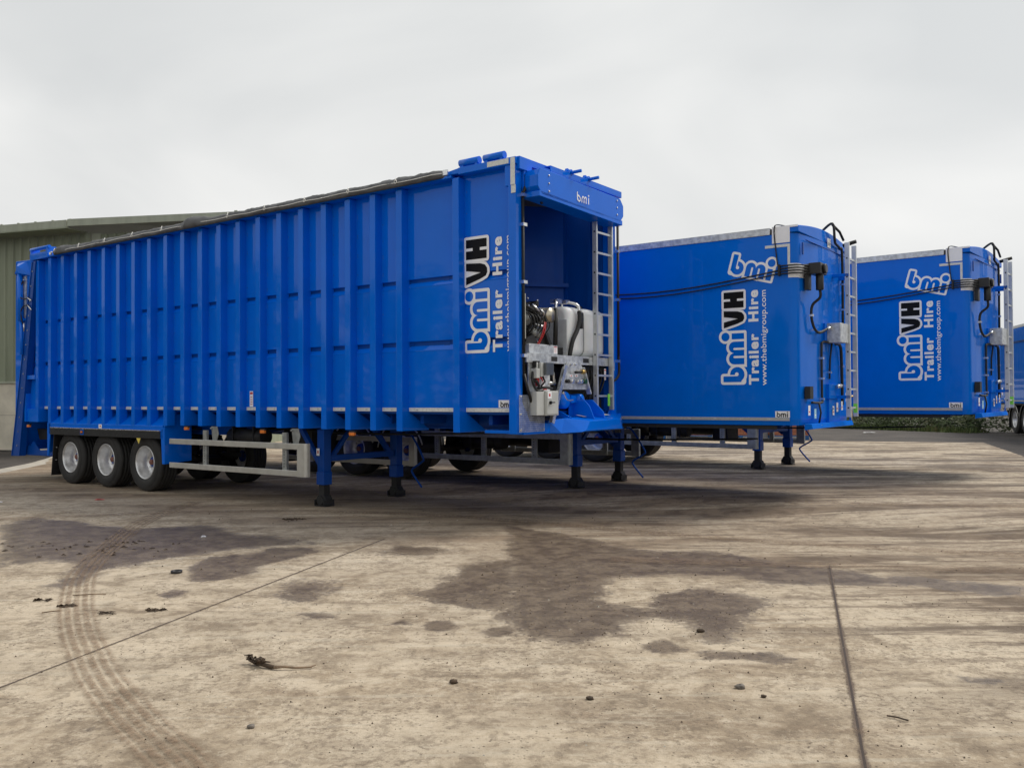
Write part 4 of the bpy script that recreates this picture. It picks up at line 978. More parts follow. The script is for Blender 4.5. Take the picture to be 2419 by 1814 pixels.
for a, b in zip(hull, hull[1:]+hull[:1]):
    e = Vector((b[0]-a[0], b[1]-a[1], 0)); nrm = Vector((e.y, -e.x, 0))
    bmesh.ops.bisect_plane(bm, geom=bm.verts[:]+bm.edges[:]+bm.faces[:], plane_co=(a[0], a[1], 0), plane_no=nrm, clear_outer=True)
bm.to_mesh(me); bm.free()
yard = bpy.data.objects.new('concrete_yard', me); col.objects.link(yard); yard['kind'] = 'structure'
def concrete():
    m, N, L, b = nodes('stained_concrete')
    tc = N.new('ShaderNodeTexCoord').outputs['Object']
    def at(n):
        a = N.new('ShaderNodeAttribute'); a.attribute_name = n; return a.outputs['Fac']
    big = noise_tex(N, L, tc, .45, 5, .55, .3); mid = noise_tex(N, L, tc, 2.2, 9, .68, .5); fine = noise_tex(N, L, tc, 26, 8, .7); grit = noise_tex(N, L, tc, 120, 4, .7)
    med = noise_tex(N, L, tc, 8, 10, .74, .3)
    c = mixc(N, L, ramp(N, L, big, .4, .6), (.38, .30, .21), (.53, .44, .325))
    c = mixc(N, L, ramp(N, L, mid, .48, .6, 0, .7), c, (.6, .505, .38))
    c = mixc(N, L, ramp(N, L, mid, .48, .38, 0, .65), c, (.22, .168, .115))
    c = mixc(N, L, ramp(N, L, med, .5, .6, 0, .55), c, (.2, .155, .11))
    c = mixc(N, L, ramp(N, L, med, .48, .38, 0, .45), c, (.64, .55, .425))
    patchy = ramp(N, L, noise_tex(N, L, tc, 1.3, 5, .6, .4), .44, .58, .18, 1)
    c = mixc(N, L, mth(N, L, 'MULTIPLY', ramp(N, L, fine, .5, .62, 0, .7), patchy), c, (.19, .148, .108))
    c = mixc(N, L, mth(N, L, 'MULTIPLY', ramp(N, L, fine, .46, .36, 0, .5), patchy), c, (.68, .59, .46))
    c = mixc(N, L, mth(N, L, 'MULTIPLY', ramp(N, L, grit, .5, .62, 0, .4), patchy), c, (.22, .175, .13))
    # worn pitting
    vo = N.new('ShaderNodeTexVoronoi'); vo.inputs['Scale'].default_value = 26; L.new(tc, vo.inputs[0])
    pit = ramp(N, L, vo.outputs[0], .22, .08); pm = ramp(N, L, noise_tex(N, L, tc, 1.1, 5, .65), .48, .56)
    c = mixc(N, L, mth(N, L, 'MULTIPLY', mth(N, L, 'MULTIPLY', pit, pm), .8), c, (.09, .07, .05))
    # long drag streaks left by vehicles
    st = noise_tex(N, L, tc, 1.0, 8, .68, .35, (.24, 1.5, 1), (0, 0, R(6)))
    st2 = noise_tex(N, L, tc, 1.0, 8, .72, .3, (.5, 5, 1), (0, 0, R(-4)))
    sa = at('streak')
    c = mixc(N, L, mth(N, L, 'MULTIPLY', ramp(N, L, st, .48, .58), mth(N, L, 'ADD', mth(N, L, 'MULTIPLY', sa, .72), .14)), c, (.105, .077, .055))
    c = mixc(N, L, mth(N, L, 'MULTIPLY', ramp(N, L, st2, .5, .6), mth(N, L, 'ADD', mth(N, L, 'MULTIPLY', sa, .55), .16)), c, (.12, .086, .062))
    c = mixc(N, L, mth(N, L, 'MULTIPLY', ramp(N, L, st2, .46, .36), .4), c, (.52, .46, .365))
    # mud along the trailers, their shade mixed into its brown
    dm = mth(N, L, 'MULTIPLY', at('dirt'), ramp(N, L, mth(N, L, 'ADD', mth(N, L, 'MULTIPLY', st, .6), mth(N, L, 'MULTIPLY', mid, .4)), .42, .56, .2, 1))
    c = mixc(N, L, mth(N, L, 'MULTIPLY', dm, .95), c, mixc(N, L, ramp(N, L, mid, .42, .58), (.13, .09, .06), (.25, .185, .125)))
    # damp patches: ragged, mottled, fading where they dry
    wn1 = noise_tex(N, L, tc, 2.6, 10, .72, .6)
    wv = mth(N, L, 'ADD', at('wet'), mth(N, L, 'MULTIPLY', mth(N, L, 'SUBTRACT', wn1, .5), 2.4)); wv = mth(N, L, 'ADD', wv, mth(N, L, 'MULTIPLY', mth(N, L, 'SUBTRACT', fine, .5), .9))
    wv = mth(N, L, 'MULTIPLY', wv, mth(N, L, 'ADD', .35, mth(N, L, 'MULTIPLY', ramp(N, L, at('wet'), .02, .25), .65)))
    wf = ramp(N, L, wv, .26, .74)
    wn = noise_tex(N, L, tc, 4.5, 9, .75, .3)
    wc = mixc(N, L, ramp(N, L, wn, .42, .58), (.1, .07, .045), (.2, .15, .1))
    wc = mixc(N, L, ramp(N, L, fine, .5, .64, 0, .6), wc, (.05, .038, .03))
    c = mixc(N, L, mth(N, L, 'MULTIPLY', wf, mth(N, L, 'ADD', .56, mth(N, L, 'MULTIPLY', ramp(N, L, at('wet'), .25, 1), .34))), c, wc)
    L.new(c, b.inputs['Base Color'])
    L.new(mixc(N, L, wf, (.85, .85, .85), (.32, .32, .32)), b.inputs['Roughness'])
    b.inputs['Specular IOR Level'].default_value = .3
    h = mth(N, L, 'ADD', mth(N, L, 'MULTIPLY', fine, .6), mth(N, L, 'MULTIPLY', grit, .25)); h = mth(N, L, 'SUBTRACT', h, mth(N, L, 'MULTIPLY', pit, .2))
    bump(N, L, h, .9, .02, b)
    return m
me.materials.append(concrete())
# gravel land to the horizon, a kerb step lower
g = MB(flip=False)
gs = [-260, -120, -60, -40, -25, -16, -8, 0, 8, 16, 25, 40, 60, 120, 260, 420]
for j, y in enumerate([-120, -60, -30, -10, 0, 5, 10, 15, 20, 25, 30, 35, 40, 50, 70, 120, 200, 420]):
    for x in gs:
        q = (x-T1o[0])*lv[0]+(y-T1o[1])*lv[1]; g.pt((x, y, -.06+.1*float(smoothstep((q-4)/6.))))
for j in range(17):
    for i in range(len(gs)-1): a = j*len(gs)+i; g.face((a, a+1, a+len(gs)+1, a+len(gs)))
def gravel():
    m, N, L, b = nodes('dark_gravel')
    tc = N.new('ShaderNodeTexCoord').outputs['Object']
    v = N.new('ShaderNodeTexVoronoi'); v.inputs['Scale'].default_value = 14; L.new(tc, v.inputs[0])
    n = noise_tex(N, L, tc, .6, 6, .6); f = noise_tex(N, L, tc, 24, 4, .7)
    c = mixc(N, L, ramp(N, L, n, .3, .7), (.045, .038, .034), (.085, .072, .062))
    c = mixc(N, L, ramp(N, L, f, .55, .75, 0, .6), c, (.2, .18, .16))
    L.new(c, b.inputs['Base Color']); b.inputs['Roughness'].default_value = .9
    bump(N, L, mth(N, L, 'ADD', v.outputs[0], f), .8, .03, b)
    return m
M['gravel'] = gravel()
g.build('gravel_ground', M['gravel'], kind='structure')
def pale_kerb():
    return simple('pale_concrete', (.42, .38, .32), .8, 0, .18, 3, bmp=.3)
M['kerb'] = pale_kerb()
k = MB(flip=False)
def strip(mb, pts, w, dz, th=.1):
    for a, b in zip(pts, pts[1:]):
        a, b = Vector((*a, 0)), Vector((*b, 0)); d = (b-a).normalized(); nn = Vector((-d.y, d.x, 0))*w
        n = max(1, int((b-a).length/1.0))
        for i in range(n):
            p = a+(b-a)*i/n; q2 = a+(b-a)*(i+1)/n
            zs = [float(gz(v.x, v.y)) for v in (p, q2)]
            mb.loft([[(p.x, p.y, zs[0]+dz-th), (p.x+nn.x, p.y+nn.y, zs[0]+dz-th), (p.x+nn.x, p.y+nn.y, zs[0]+dz), (p.x, p.y, zs[0]+dz)], [(q2.x, q2.y, zs[1]+dz-th), (q2.x+nn.x, q2.y+nn.y, zs[1]+dz-th), (q2.x+nn.x, q2.y+nn.y, zs[1]+dz), (q2.x, q2.y, zs[1]+dz)]])
strip(k, [(-14.6, 35.3), (-12.24, 20.9), (-10.0, 6)], .5, .006, .12)
k.build('edge_kerb', M['kerb'], kind='structure', recalc=True)

# expansion joints: dirt filled saw cuts
def joint_mat():
    m, N, L, b = nodes('joint_dirt')
    uv = N.new('ShaderNodeTexCoord'); tc = uv.outputs['Object']
    sep = N.new('ShaderNodeSeparateXYZ'); L.new(uv.outputs['UV'], sep.inputs[0])
    d = mth(N, L, 'ABSOLUTE', mth(N, L, 'SUBTRACT', sep.outputs[0], .5))
    n = noise_tex(N, L, tc, 26, 6, .8); n2 = noise_tex(N, L, tc, 3, 4, .6)
    edge = mth(N, L, 'ADD', d, mth(N, L, 'ADD', mth(N, L, 'MULTIPLY', mth(N, L, 'SUBTRACT', n, .5), .55), mth(N, L, 'MULTIPLY', mth(N, L, 'SUBTRACT', n2, .5), .35)))
    a1 = ramp(N, L, edge, .2, .04, 0, .8); core = ramp(N, L, d, .07, .03)
    al = mth(N, L, 'MAXIMUM', a1, core)
    tr = N.new('ShaderNodeBsdfTransparent'); mx = N.new('ShaderNodeMixShader')
    L.new(al, mx.inputs[0]); L.new(tr.outputs[0], mx.inputs[1]); L.new(b.outputs[0], mx.inputs[2]); L.new(mx.outputs[0], N['Material Output'].inputs[0])
    L.new(mixc(N, L, core, (.15, .11, .085), (.05, .036, .03)), b.inputs['Base Color']); b.inputs['Roughness'].default_value = .95
    return m
def ribbon(name, pts, w, mat, dz=.004, step=.08, kind='structure'):
    P = [Vector((*p, 0)) for p in pts]
    # resample Catmull-Rom
    out = []
    for i in range(len(P)-1):
        p0, p1, p2, p3 = P[max(0, i-1)], P[i], P[i+1], P[min(len(P)-1, i+2)]
        n = max(1, int((p2-p1).length/step))
        for k_ in range(n):
            t = k_/n; out.append(.5*((2*p1)+(-p0+p2)*t+(2*p0-5*p1+4*p2-p3)*t*t+(-p0+3*p1-3*p2+p3)*t**3))
    out.append(P[-1])
    vs = []; fs = []; uv = []; ln = 0
    for i, p in enumerate(out):
        d = (out[min(i+1, len(out)-1)]-out[max(i-1, 0)]).normalized(); nn = Vector((-d.y, d.x, 0))*w/2
        if i: ln += (p-out[i-1]).length
        for s in (-1, 1): q2 = p+nn*s; vs.append((q2.x, q2.y, float(gz(q2.x, q2.y))+dz)); uv.append(((s+1)/2, ln))
        if i: a = 2*i; fs.append((a-2, a-1, a+1, a))
    me = bpy.data.meshes.new(name); me.from_pydata(vs, [], fs); me.materials.append(mat)
    ul = me.uv_layers.new(name='UVMap')
    for lp in me.loops: ul.data[lp.index].uv = uv[lp.vertex_index]
    o = bpy.data.objects.new(name, me); col.objects.link(o); o['kind'] = kind; return o
JM = joint_mat()
ribbon('expansion_joint', [(-3.72, 2.4), (-2.97, 5.12), (-1.51, 10.4)], .075, JM)
ribbon('expansion_joint', [(3.09, 8.63), (2.33, 6.3), (1.57, 3.96), (1.1, 2.5)], .13, JM)
def track_mat(op=1.0, nm='tyre_mark'):
    m, N, L, b = nodes(nm)
    uv = N.new('ShaderNodeTexCoord'); tc = uv.outputs['Object']
    sep = N.new('ShaderNodeSeparateXYZ'); L.new(uv.outputs['UV'], sep.inputs[0])
    d = mth(N, L, 'ABSOLUTE', mth(N, L, 'SUBTRACT', sep.outputs[0], .5))
    n = noise_tex(N, L, tc, 9, 8, .75); n2 = noise_tex(N, L, tc, 1.2, 3, .5); n3 = noise_tex(N, L, tc, 45, 4, .7)
    ln = mth(N, L, 'ABSOLUTE', mth(N, L, 'SINE', mth(N, L, 'MULTIPLY', sep.outputs[0], 15.7)))
    lug = mth(N, L, 'ABSOLUTE', mth(N, L, 'SINE', mth(N, L, 'ADD', mth(N, L, 'MULTIPLY', sep.outputs[1], 50), mth(N, L, 'MULTIPLY', sep.outputs[0], 9))))
    pat = mth(N, L, 'MULTIPLY', ramp(N, L, ln, .25, .8), ramp(N, L, lug, .1, .7, .62, 1))
    al = mth(N, L, 'MULTIPLY', mth(N, L, 'MULTIPLY', pat, ramp(N, L, mth(N, L, 'ADD', d, mth(N, L, 'MULTIPLY', mth(N, L, 'SUBTRACT', n, .5), .2)), .5, .36)), ramp(N, L, n, .36, .56, .12, .9))
    al = mth(N, L, 'MULTIPLY', al, ramp(N, L, n3, .4, .58, .35*op, op))
    tr = N.new('ShaderNodeBsdfTransparent'); mx = N.new('ShaderNodeMixShader')
    L.new(al, mx.inputs[0]); L.new(tr.outputs[0], mx.inputs[1]); L.new(b.outputs[0], mx.inputs[2]); L.new(mx.outputs[0], N['Material Output'].inputs[0])
    L.new(mixc(N, L, n2, (.2, .13, .08), (.3, .21, .14)), b.inputs['Base Color']); b.inputs['Roughness'].default_value = .95
    return m
TM = track_mat(.8); FM = track_mat(.4, 'faint_tyre_mark')
tr_pts = [(-5.09, 14.23), (-5.09, 12.82), (-4.91, 11.45), (-4.56, 10.02), (-4.3, 9.03), (-4.02, 8.22), (-3.76, 7.63), (-3.44, 6.96), (-3.11, 6.34), (-2.8, 5.82), (-2.5, 5.33), (-2.21, 4.92), (-1.95, 4.57), (-1.7, 4.26), (-1.47, 3.97), (-1.0, 3.3), (-.6, 2.7)]
ribbon('tyre_track', tr_pts, .31, TM, .008)
ribbon('tyre_track', [(-9.5, 11.5), (-7, 12.3), (-4, 13.0), (-1, 12.4), (3, 10.0), (8, 8.2)], .32, TM, .006)
ribbon('tyre_track', [(-1.4, 5.0), (-.2, 4.75), (1.2, 4.45), (2.6, 4.3)], .09, FM, .006)
ribbon('tyre_track', [(1.0, 9.0), (3.0, 8.6), (5.5, 8.2), (9, 7.9)], .3, TM, .012)
ribbon('tyre_track', [(4.0, 13.0), (7.0, 12.3), (11, 12.2)], .3, TM, .006)
ribbon('tyre_track', [(5.0, 18.5), (9.0, 18.3), (14, 18.9)], .3, TM, .006)

# ================================================================== litter on the concrete
M['bark'] = simple('dead_leaf_brown', (.06, .04, .025), .9, 0, .4, 30)
M['twig'] = simple('dry_twig', (.2, .14, .09), .85, 0, .3, 30)
M['stone'] = simple('small_stone', (.16, .14, .12), .85, 0, .4, 40)
M['stone2'] = simple('pale_stone', (.45, .42, .36), .85, 0, .3, 40)
def stone(name, x, y, r, mat, label, cat='stone'):
    s = MB(flip=False); s.sm = True
    rows = []
    for i in range(7):
        t = math.pi*i/6; row = []
        for j in range(9):
            a = 2*math.pi*j/9; k_ = r*(1+.45*mnoise.noise(Vector((math.cos(a)*2+x*9, math.sin(a)*2+y*7, t*1.5)))); row.append((x+math.sin(t)*math.cos(a)*k_*1.2, y+math.sin(t)*math.sin(a)*k_, r*.45+float(gz(x, y))-math.cos(t)*k_*.6))
        rows.append(row)
    s.loft(rows); return tag(s.build(name, mat), label, cat, 'stray stones on the concrete')
stone('stone', -.35, 5.16, .022, M['bark'], 'dark rounded stone alone on the pale concrete right of the broken stick')
stone('stone', 1.29, 5.04, .024, M['stone'], 'greyish pebble below the two small damp patches')
stone('stone', 1.38, 4.89, .014, M['bark'], 'tiny reddish brown pebble just beside the greyish one')
stone('stone', 1.32, 6.24, .024, M['bark'], 'dark clod of earth inside the large damp patch')
stone('stone', .42, 4.87, .018, M['bark'], 'small black pebble on dry concrete below the big damp patch')
stone('stone', -1.33, 4.48, .018, M['stone'], 'brown stone in the dirt near the bottom of the picture')
def debris(name, x, y, r, n, mat, label, cat, h=.03):
    d = MB(flip=False); rnd = random.Random(int(x*100)+int(y*37))
    z = float(gz(x, y))
    for i in range(n):
        a = rnd.uniform(0, 6.28); q_ = rnd.random()**.6*r; cx, cy = x+q_*math.cos(a)*1.5, y+q_*math.sin(a)*.8; L_ = rnd.uniform(.012, .045); w_ = L_*rnd.uniform(.3, .6); t = rnd.uniform(0, 6.28); hz = rnd.uniform(.004, h)
        dx, dy = math.cos(t), math.sin(t)
        d.loft([[(cx-dx*L_, cy-dy*L_, z+.002), (cx-dx*L_*.9, cy-dy*L_*.9, z+.006)], [(cx-dy*w_, cy+dx*w_, z+hz), (cx-dy*w_, cy+dx*w_, z+hz+.004)], [(cx+dx*L_, cy+dy*L_, z+.002), (cx+dx*L_*.9, cy+dy*L_*.9, z+.006)]], closed=False, caps=False)
        d.loft([[(cx-dx*L_, cy-dy*L_, z+.001), (cx, cy, z+hz)], [(cx+dy*w_, cy-dx*w_, z+.003), (cx+dx*L_, cy+dy*L_, z+.004)]], closed=False, caps=False)
    return tag(d.build(name, mat, recalc=False), label, cat, None)
debris('leaf_litter', -3.9, 7.31, .05, 18, M['bark'], 'dark clump of dead leaves left of the tyre track', 'leaf litter')
debris('leaf_litter', -3.59, 7.1, .05, 16, M['bark'], 'small dark leaf scrap lying in the tyre track', 'leaf litter')
debris('leaf_litter', -2.82, 6.95, .06, 22, M['bark'], 'brown leaf crumbs right of the tyre track', 'leaf litter', .02)
debris('leaf_litter', -3.15, 6.88, .05, 14, M['bark'], 'few brown crumbs just beside the tyre track', 'leaf litter', .015)
debris('leaf_litter', -3.0, 12.1, .12, 30, M['bark'], 'clod of dirt on the ground before the front landing leg', 'leaf litter')
debris('leaf_litter', -4.9, 9.9, .8, 60, M['bark'], 'scatter of dark debris across the damp patch at left', 'leaf litter', .02)
def stick(name, pts, r, label, knots=0):
    s = MB(flip=False); s.tube([(x, y, z) for x, y, z in pts], r, 7)
    rnd = random.Random(5)
    for i in range(knots):
        p = pts[rnd.randrange(0, max(1, len(pts)//2+1))]; a = (p[0]+rnd.uniform(-.02, .02), p[1], p[2]+.005); s.tube([a, (a[0]+rnd.uniform(-.03, .03), a[1]+rnd.uniform(-.03, .03), a[2]+rnd.uniform(.005, .035)), (a[0]+rnd.uniform(-.05, .05), a[1]+rnd.uniform(-.03, .03), a[2]+rnd.uniform(-.005, .03))], [.007, .008, .003], 5)
    return s
s = stick('stick', [(-1.66, 5.55, .025), (-1.6, 5.52, .014), (-1.56, 5.48, .02), (-1.5, 5.45, .014), (-1.46, 5.43, .016)], [.006, .014, .012, .014, .01], '', 26)
s1 = s.build('broken_stick', M['bark']); tag(s1, 'broken knobbly stick with a pale end lying on the concrete', 'stick')
s = MB(flip=False); s.tube([(-1.47, 5.43, .016), (-1.41, 5.425, .02), (-1.34, 5.43, .012), (-1.24, 5.44, .012)], [.011, .008, .007, .006], 7); s.tube([(-1.26, 5.44, .012), (-1.22, 5.46, .02)], .004, 5)
o = s.build('bare_end', M['twig']); o.parent = s1
s = MB(flip=False); s.tube([(-3.72, 7.46, .012), (-3.6, 7.49, .014), (-3.46, 7.51, .012)], .0045, 6); tag(s.build('twig', M['twig']), 'thin straight twig across the tyre track', 'twig')
s = MB(flip=False); s.tube([(-3.66, 6.86, .012), (-3.6, 6.9, .014), (-3.55, 6.93, .012)], .005, 6); tag(s.build('twig', M['twig']), 'short brown twig left of the track below the leaf scrap', 'twig')
s = MB(flip=False); s.tube([(1.93, 4.58, .008), (1.97, 4.545, .012), (2.01, 4.51, .008)], .004, 6); tag(s.build('twig', M['bark']), 'little black twig right of the long joint', 'twig')
s = MB(flip=False); s.lathe((-3.22, 8.45, 0), 'z', [(.001, .01), (.042, .01), (.047, .024), (.052, .025), (.054, .016), (.052, .003)], 24); tag(s.build('lost_cap', M['black']), 'round black cap lying on the concrete by a damp patch', 'cap')
# small stones scattered everywhere
rnd = random.Random(11); pb = MB(flip=False)
def inwet(x, y): return 0
for i in range(1700):
    if i < 900: x = rnd.uniform(-3.5, 4.5); y = rnd.uniform(3.8, 8)
    elif i < 1400: x = rnd.gauss(.9, .7); y = rnd.gauss(6.6, .8)
    else: x = rnd.uniform(-8, 8); y = rnd.uniform(8, 14)
    r_ = rnd.choice((.003, .004, .005, .007, .009)) * (1 if y < 8 else 1.5); z = float(gz(x, y)); t = rnd.uniform(0, 6.28)
    c_ = [(x+r_*math.cos(t+k*2.09)*rnd.uniform(.7, 1.3), y+r_*math.sin(t+k*2.09)*rnd.uniform(.7, 1.3), z-.001) for k in range(3)]
    ids = [pb.pt(p) for p in c_]+[pb.pt((x, y, z+r_*rnd.uniform(.5, 1.1)))]
    pb.cur = 1 if rnd.random() < .12 else 0
    for a, b, c2 in ((0, 1, 3), (1, 2, 3), (2, 0, 3)): pb.face((ids[a], ids[b], ids[c2]))
tag(pb.build('loose_grit', [M['bark'], M['stone2']], recalc=False), 'loose grit and crumbs scattered over the concrete', 'grit', kind='stuff')
tr_ = MB(flip=False)
for x, y in ((-5.6, 14.3), (-5.0, 13.9), (-2.9, 11.2), (-1.55, 11.0)):
    pass
def scrap(x, y, w, h, label, mat='white'):
    d = MB(flip=False); z = float(gz(x, y)); d.loft([[(x, y, z+.004), (x+w, y+.01, z+.006)], [(x+.01, y+h*.5, z+.015), (x+w, y+h*.5, z+.012)], [(x, y+h, z+.005), (x+w*.9, y+h, z+.01)]], closed=False, caps=False)
    d.loft([[(x+w*.2, y+h*.1, z+.016), (x+w*.7, y+.01, z+.018)], [(x+w*.2, y+h*.7, z+.019), (x+w*.8, y+h*.6, z+.02)]], closed=False, caps=False)
    return tag(d.build('litter_scrap', M[mat], recalc=False), label, 'litter', 'scraps of litter')
scrap(-6.9, 14.55, .16, .05, 'pinkish paper scrap on the ground left below the rear wheels', 'red'); scrap(-8.4, 14.3, .12, .05, 'small white scrap near the left edge of the picture'); scrap(-3.75, 10.6, .06, .04, 'white scrap on the damp patch below the side guard')
scrap(14.6, 36.6, .5, .2, 'white scrap on the gravel by the far hedge')

# ================================================================== brick pallets
def brick_mat():
    m, N, L, b = nodes('orange_brick')
    tc = N.new('ShaderNodeTexCoord').outputs['Object']
    mp = N.new('ShaderNodeMapping'); mp.inputs['Rotation'].default_value = (R(90), 0, 0); L.new(tc, mp.inputs[0])
    br = N.new('ShaderNodeTexBrick'); L.new(mp.outputs[0], br.inputs[0]); br.inputs['Scale'].default_value = 1; br.inputs['Brick Width'].default_value = .225; br.inputs['Row Height'].default_value = .068; br.inputs['Mortar Size'].default_value = .006
    br.inputs['Color1'].default_value = (.52, .2, .1, 1); br.inputs['Color2'].default_value = (.4, .13, .065, 1); br.inputs['Mortar'].default_value = (.1, .05, .03, 1)
    n = noise_tex(N, L, tc, 9, 5, .7)
    L.new(mixc(N, L, ramp(N, L, n, .45, .75, 0, .4), br.outputs[0], (.6, .36, .25)), b.inputs['Base Color']); b.inputs['Roughness'].default_value = .9
    bump(N, L, br.outputs['Fac'], -.5, .01, b)
    return m
BM = brick_mat(); M['pallet'] = simple('blue_pallet_wood', (.03, .12, .3), .8, 0, .3, 12); M['block'] = simple('grey_block', (.3, .29, .27), .9, 0, .25, 8, bmp=.4)
p0 = None; labs = ['stack of orange bricks under the middle trailer front, rightmost of the row of pallets', 'stack of orange bricks second from the right in the row of pallets', 'stack of orange bricks third from the right in the row of pallets', 'leftmost stack of orange bricks seen under the sideguards']
for i in range(4):
    pos = Vector((9.05, 31.1, .1))+Vector((-1.62*i, .32*i, 0))
    if i == 0:
        t = thing('brick_stack', pos, -R(11), labs[0], 'bricks', 'pallets of bricks along the far edge of the concrete')
        a = MB(flip=False); a.box(0, 1.36, 0, 1.0, .16, .98); a.build('bricks', BM, t)
        a = MB(flip=False)
        for yy in (.0, .45, .9): a.box(0, 1.36, yy, yy+.1, .12, .155); a.box(0, 1.36, yy, yy+.1, 0, .02)
        for xx in (0, .63, 1.22):
            for yy in (.0, .45, .9): a.box(xx, xx+.14, yy, yy+.1, .021, .119)
        a.build('pallet', M['pallet'], t); p0 = t
    else: t = copy_tree(p0); t.location = pos; t['label'] = labs[i]
    if i < 3:
        a = MB(flip=False)
        for q in range(4): a.box(-.245, -.02, .1, .4, .0+.215*q, .21+.215*q)
        o = a.build('block_column', M['block'], bevel=.006); o.location = pos; o.rotation_euler = (0, 0, -R(11))
        tag(o, ['grey concrete blocks between the two rightmost brick stacks', 'grey concrete blocks left of the second brick stack', 'grey concrete blocks left of the third brick stack'][i], 'blocks', 'columns of grey blocks between brick stacks')

# ================================================================== green shed
def clad_mat(name, c):
    m, N, L, b = nodes(name)
    tc = N.new('ShaderNodeTexCoord').outputs['Object']
    n = noise_tex(N, L, tc, 1.0, 6, .6, .2, (3, 3, .25)); n2 = noise_tex(N, L, tc, 14, 4, .6)
    c1 = mixc(N, L, ramp(N, L, n, .3, .7), tuple(x*.86 for x in c), tuple(x*1.1 for x in c))
    c1 = mixc(N, L, ramp(N, L, n2, .62, .75, 0, .3), c1, tuple(x*.5 for x in c))
    L.new(c1, b.inputs['Base Color']); b.inputs['Roughness'].default_value = .5
    return m
GM = clad_mat('green_cladding', (.27, .295, .205)); GF = clad_mat('pale_green_flashing', (.36, .38, .29))
shed = thing('green_shed', (-13.5, 28.2, 0), 0, 'large green corrugated steel shed with a concrete base at the left', 'building')
A = Vector((-13.5-11*.955, 28.2+11*.296, 0)); Bp = Vector((-13.5, 28.2, 0)); Cp = Vector((-8.74, 28.0, 0))
def cladding(P, Q, z0, z1a, z1b, name, pitch=.33, dep=.055):
    c = MB(flip=False); d = (Q-P); n = int(d.length/pitch); u = d.normalized(); nn = Vector((u.y, -u.x, 0))
    prof = []
    for i in range(n):
        for f_, o_ in ((0, 0), (.62, 0), (.7, dep), (.9, dep)): prof.append(((i+f_)*pitch, o_))
    prof.append((d.length, 0))
    secs = []
    for t, o_ in prof:
        p = P+u*t+nn*o_; zt = z1a+(z1b-z1a)*t/d.length; secs.append([(p.x, p.y, z0), (p.x, p.y, zt)])
    c.loft(secs, closed=False, caps=False)
    o = c.build(name, GM, shed, recalc=False); o.location = -Vector(shed.location); return o
def quadbox(name, P, Q, z0a, z1a, z0b, z1b, off, th, mat):
    c = MB(flip=False); u = (Q-P).normalized(); nn = Vector((u.y, -u.x, 0)); a = nn*off; b2 = nn*(off-th)
    c.loft([[(P.x+a.x, P.y+a.y, z0a), (P.x+a.x, P.y+a.y, z1a), (P.x+b2.x, P.y+b2.y, z1a), (P.x+b2.x, P.y+b2.y, z0a)], [(Q.x+a.x, Q.y+a.y, z0b), (Q.x+a.x, Q.y+a.y, z1b), (Q.x+b2.x, Q.y+b2.y, z1b), (Q.x+b2.x, Q.y+b2.y, z0b)]])
    o = c.build(name, mat, shed); o.location = -Vector(shed.location); return o
cladding(A, Bp, 2.26, 7.0, 7.0, 'cladding'); cladding(Bp+Vector((.3, 0, 0)), Cp, 2.26, 6.95, 7.2, 'cladding', .28, .065)
M['wall'] = simple('precast_concrete', (.66, .6, .48), .85, 0, .14, 1.5, bmp=.2)
quadbox('base_wall', A, Bp, 0.0, 1.14, 0, 1.14, .02, .3, M['wall']); quadbox('base_wall', A, Bp, 1.155, 2.2, 1.155, 2.2, .02, .3, M['wall'])
quadbox('base_wall', Bp, Cp, 0.0, 2.2, 0, 2.2, .02, .3, M['wall'])
quadbox('drip_flashing', A, Bp, 2.2, 2.27, 2.2, 2.27, .07, .1, GF); quadbox('corner_flashing', Bp+Vector((.05, 0, 0)), Bp+Vector((.33, 0, 0)), 2.2, 6.98, 2.2, 6.98, .04, .1, GF)
quadbox('fascia', A, Bp+Vector((-.2, 0, 0)), 7.06, 7.28, 7.06, 7.28, .75, .06, GF); quadbox('soffit', A, Bp+Vector((-.2, 0, 0)), 7.02, 7.06, 7.02, 7.06, .75, .9, GM)
quadbox('fascia', Bp+Vector((-.35, -.72, 0)), Cp, 7.06, 7.28, 7.38, 7.6, .1, .06, GF)
c = MB(flip=False)      # roof
c.loft([[(A.x, A.y-.7, 7.28), (Bp.x, Bp.y-.7, 7.28), (Cp.x, Cp.y-.1, 7.6), (Cp.x+.1, Cp.y, 7.6)], [(A.x, A.y+14, 9.0), (Bp.x, Bp.y+14, 9.0), (Cp.x+1.2, Cp.y+14, 9.0), (Cp.x+1.3, Cp.y+14, 9.0)]], closed=False, caps=False)
o = c.build('roof', GM, shed, recalc=False); o.location = -Vector(shed.location)
quadbox('verge_trim', Cp, Cp+Vector((1.2, 6, 0)), 7.3, 7.66, 6.2, 6.5, .0, .1, GF)
quadbox('side_wall', Cp, Cp+Vector((1.2, 12, 0)), 0, 7.3, 0, 6.0, -.1, .2, GM)
c = MB(flip=False)
for k_ in range(16):
    p = A+(Bp-A)*(k_+.5)/16; c.box(p.x-.03, p.x+.03, p.y-.78, p.y-.72, 7.28, 7.32)
o = c.build('gutter_brackets', GF, shed); o.location = -Vector(shed.location)

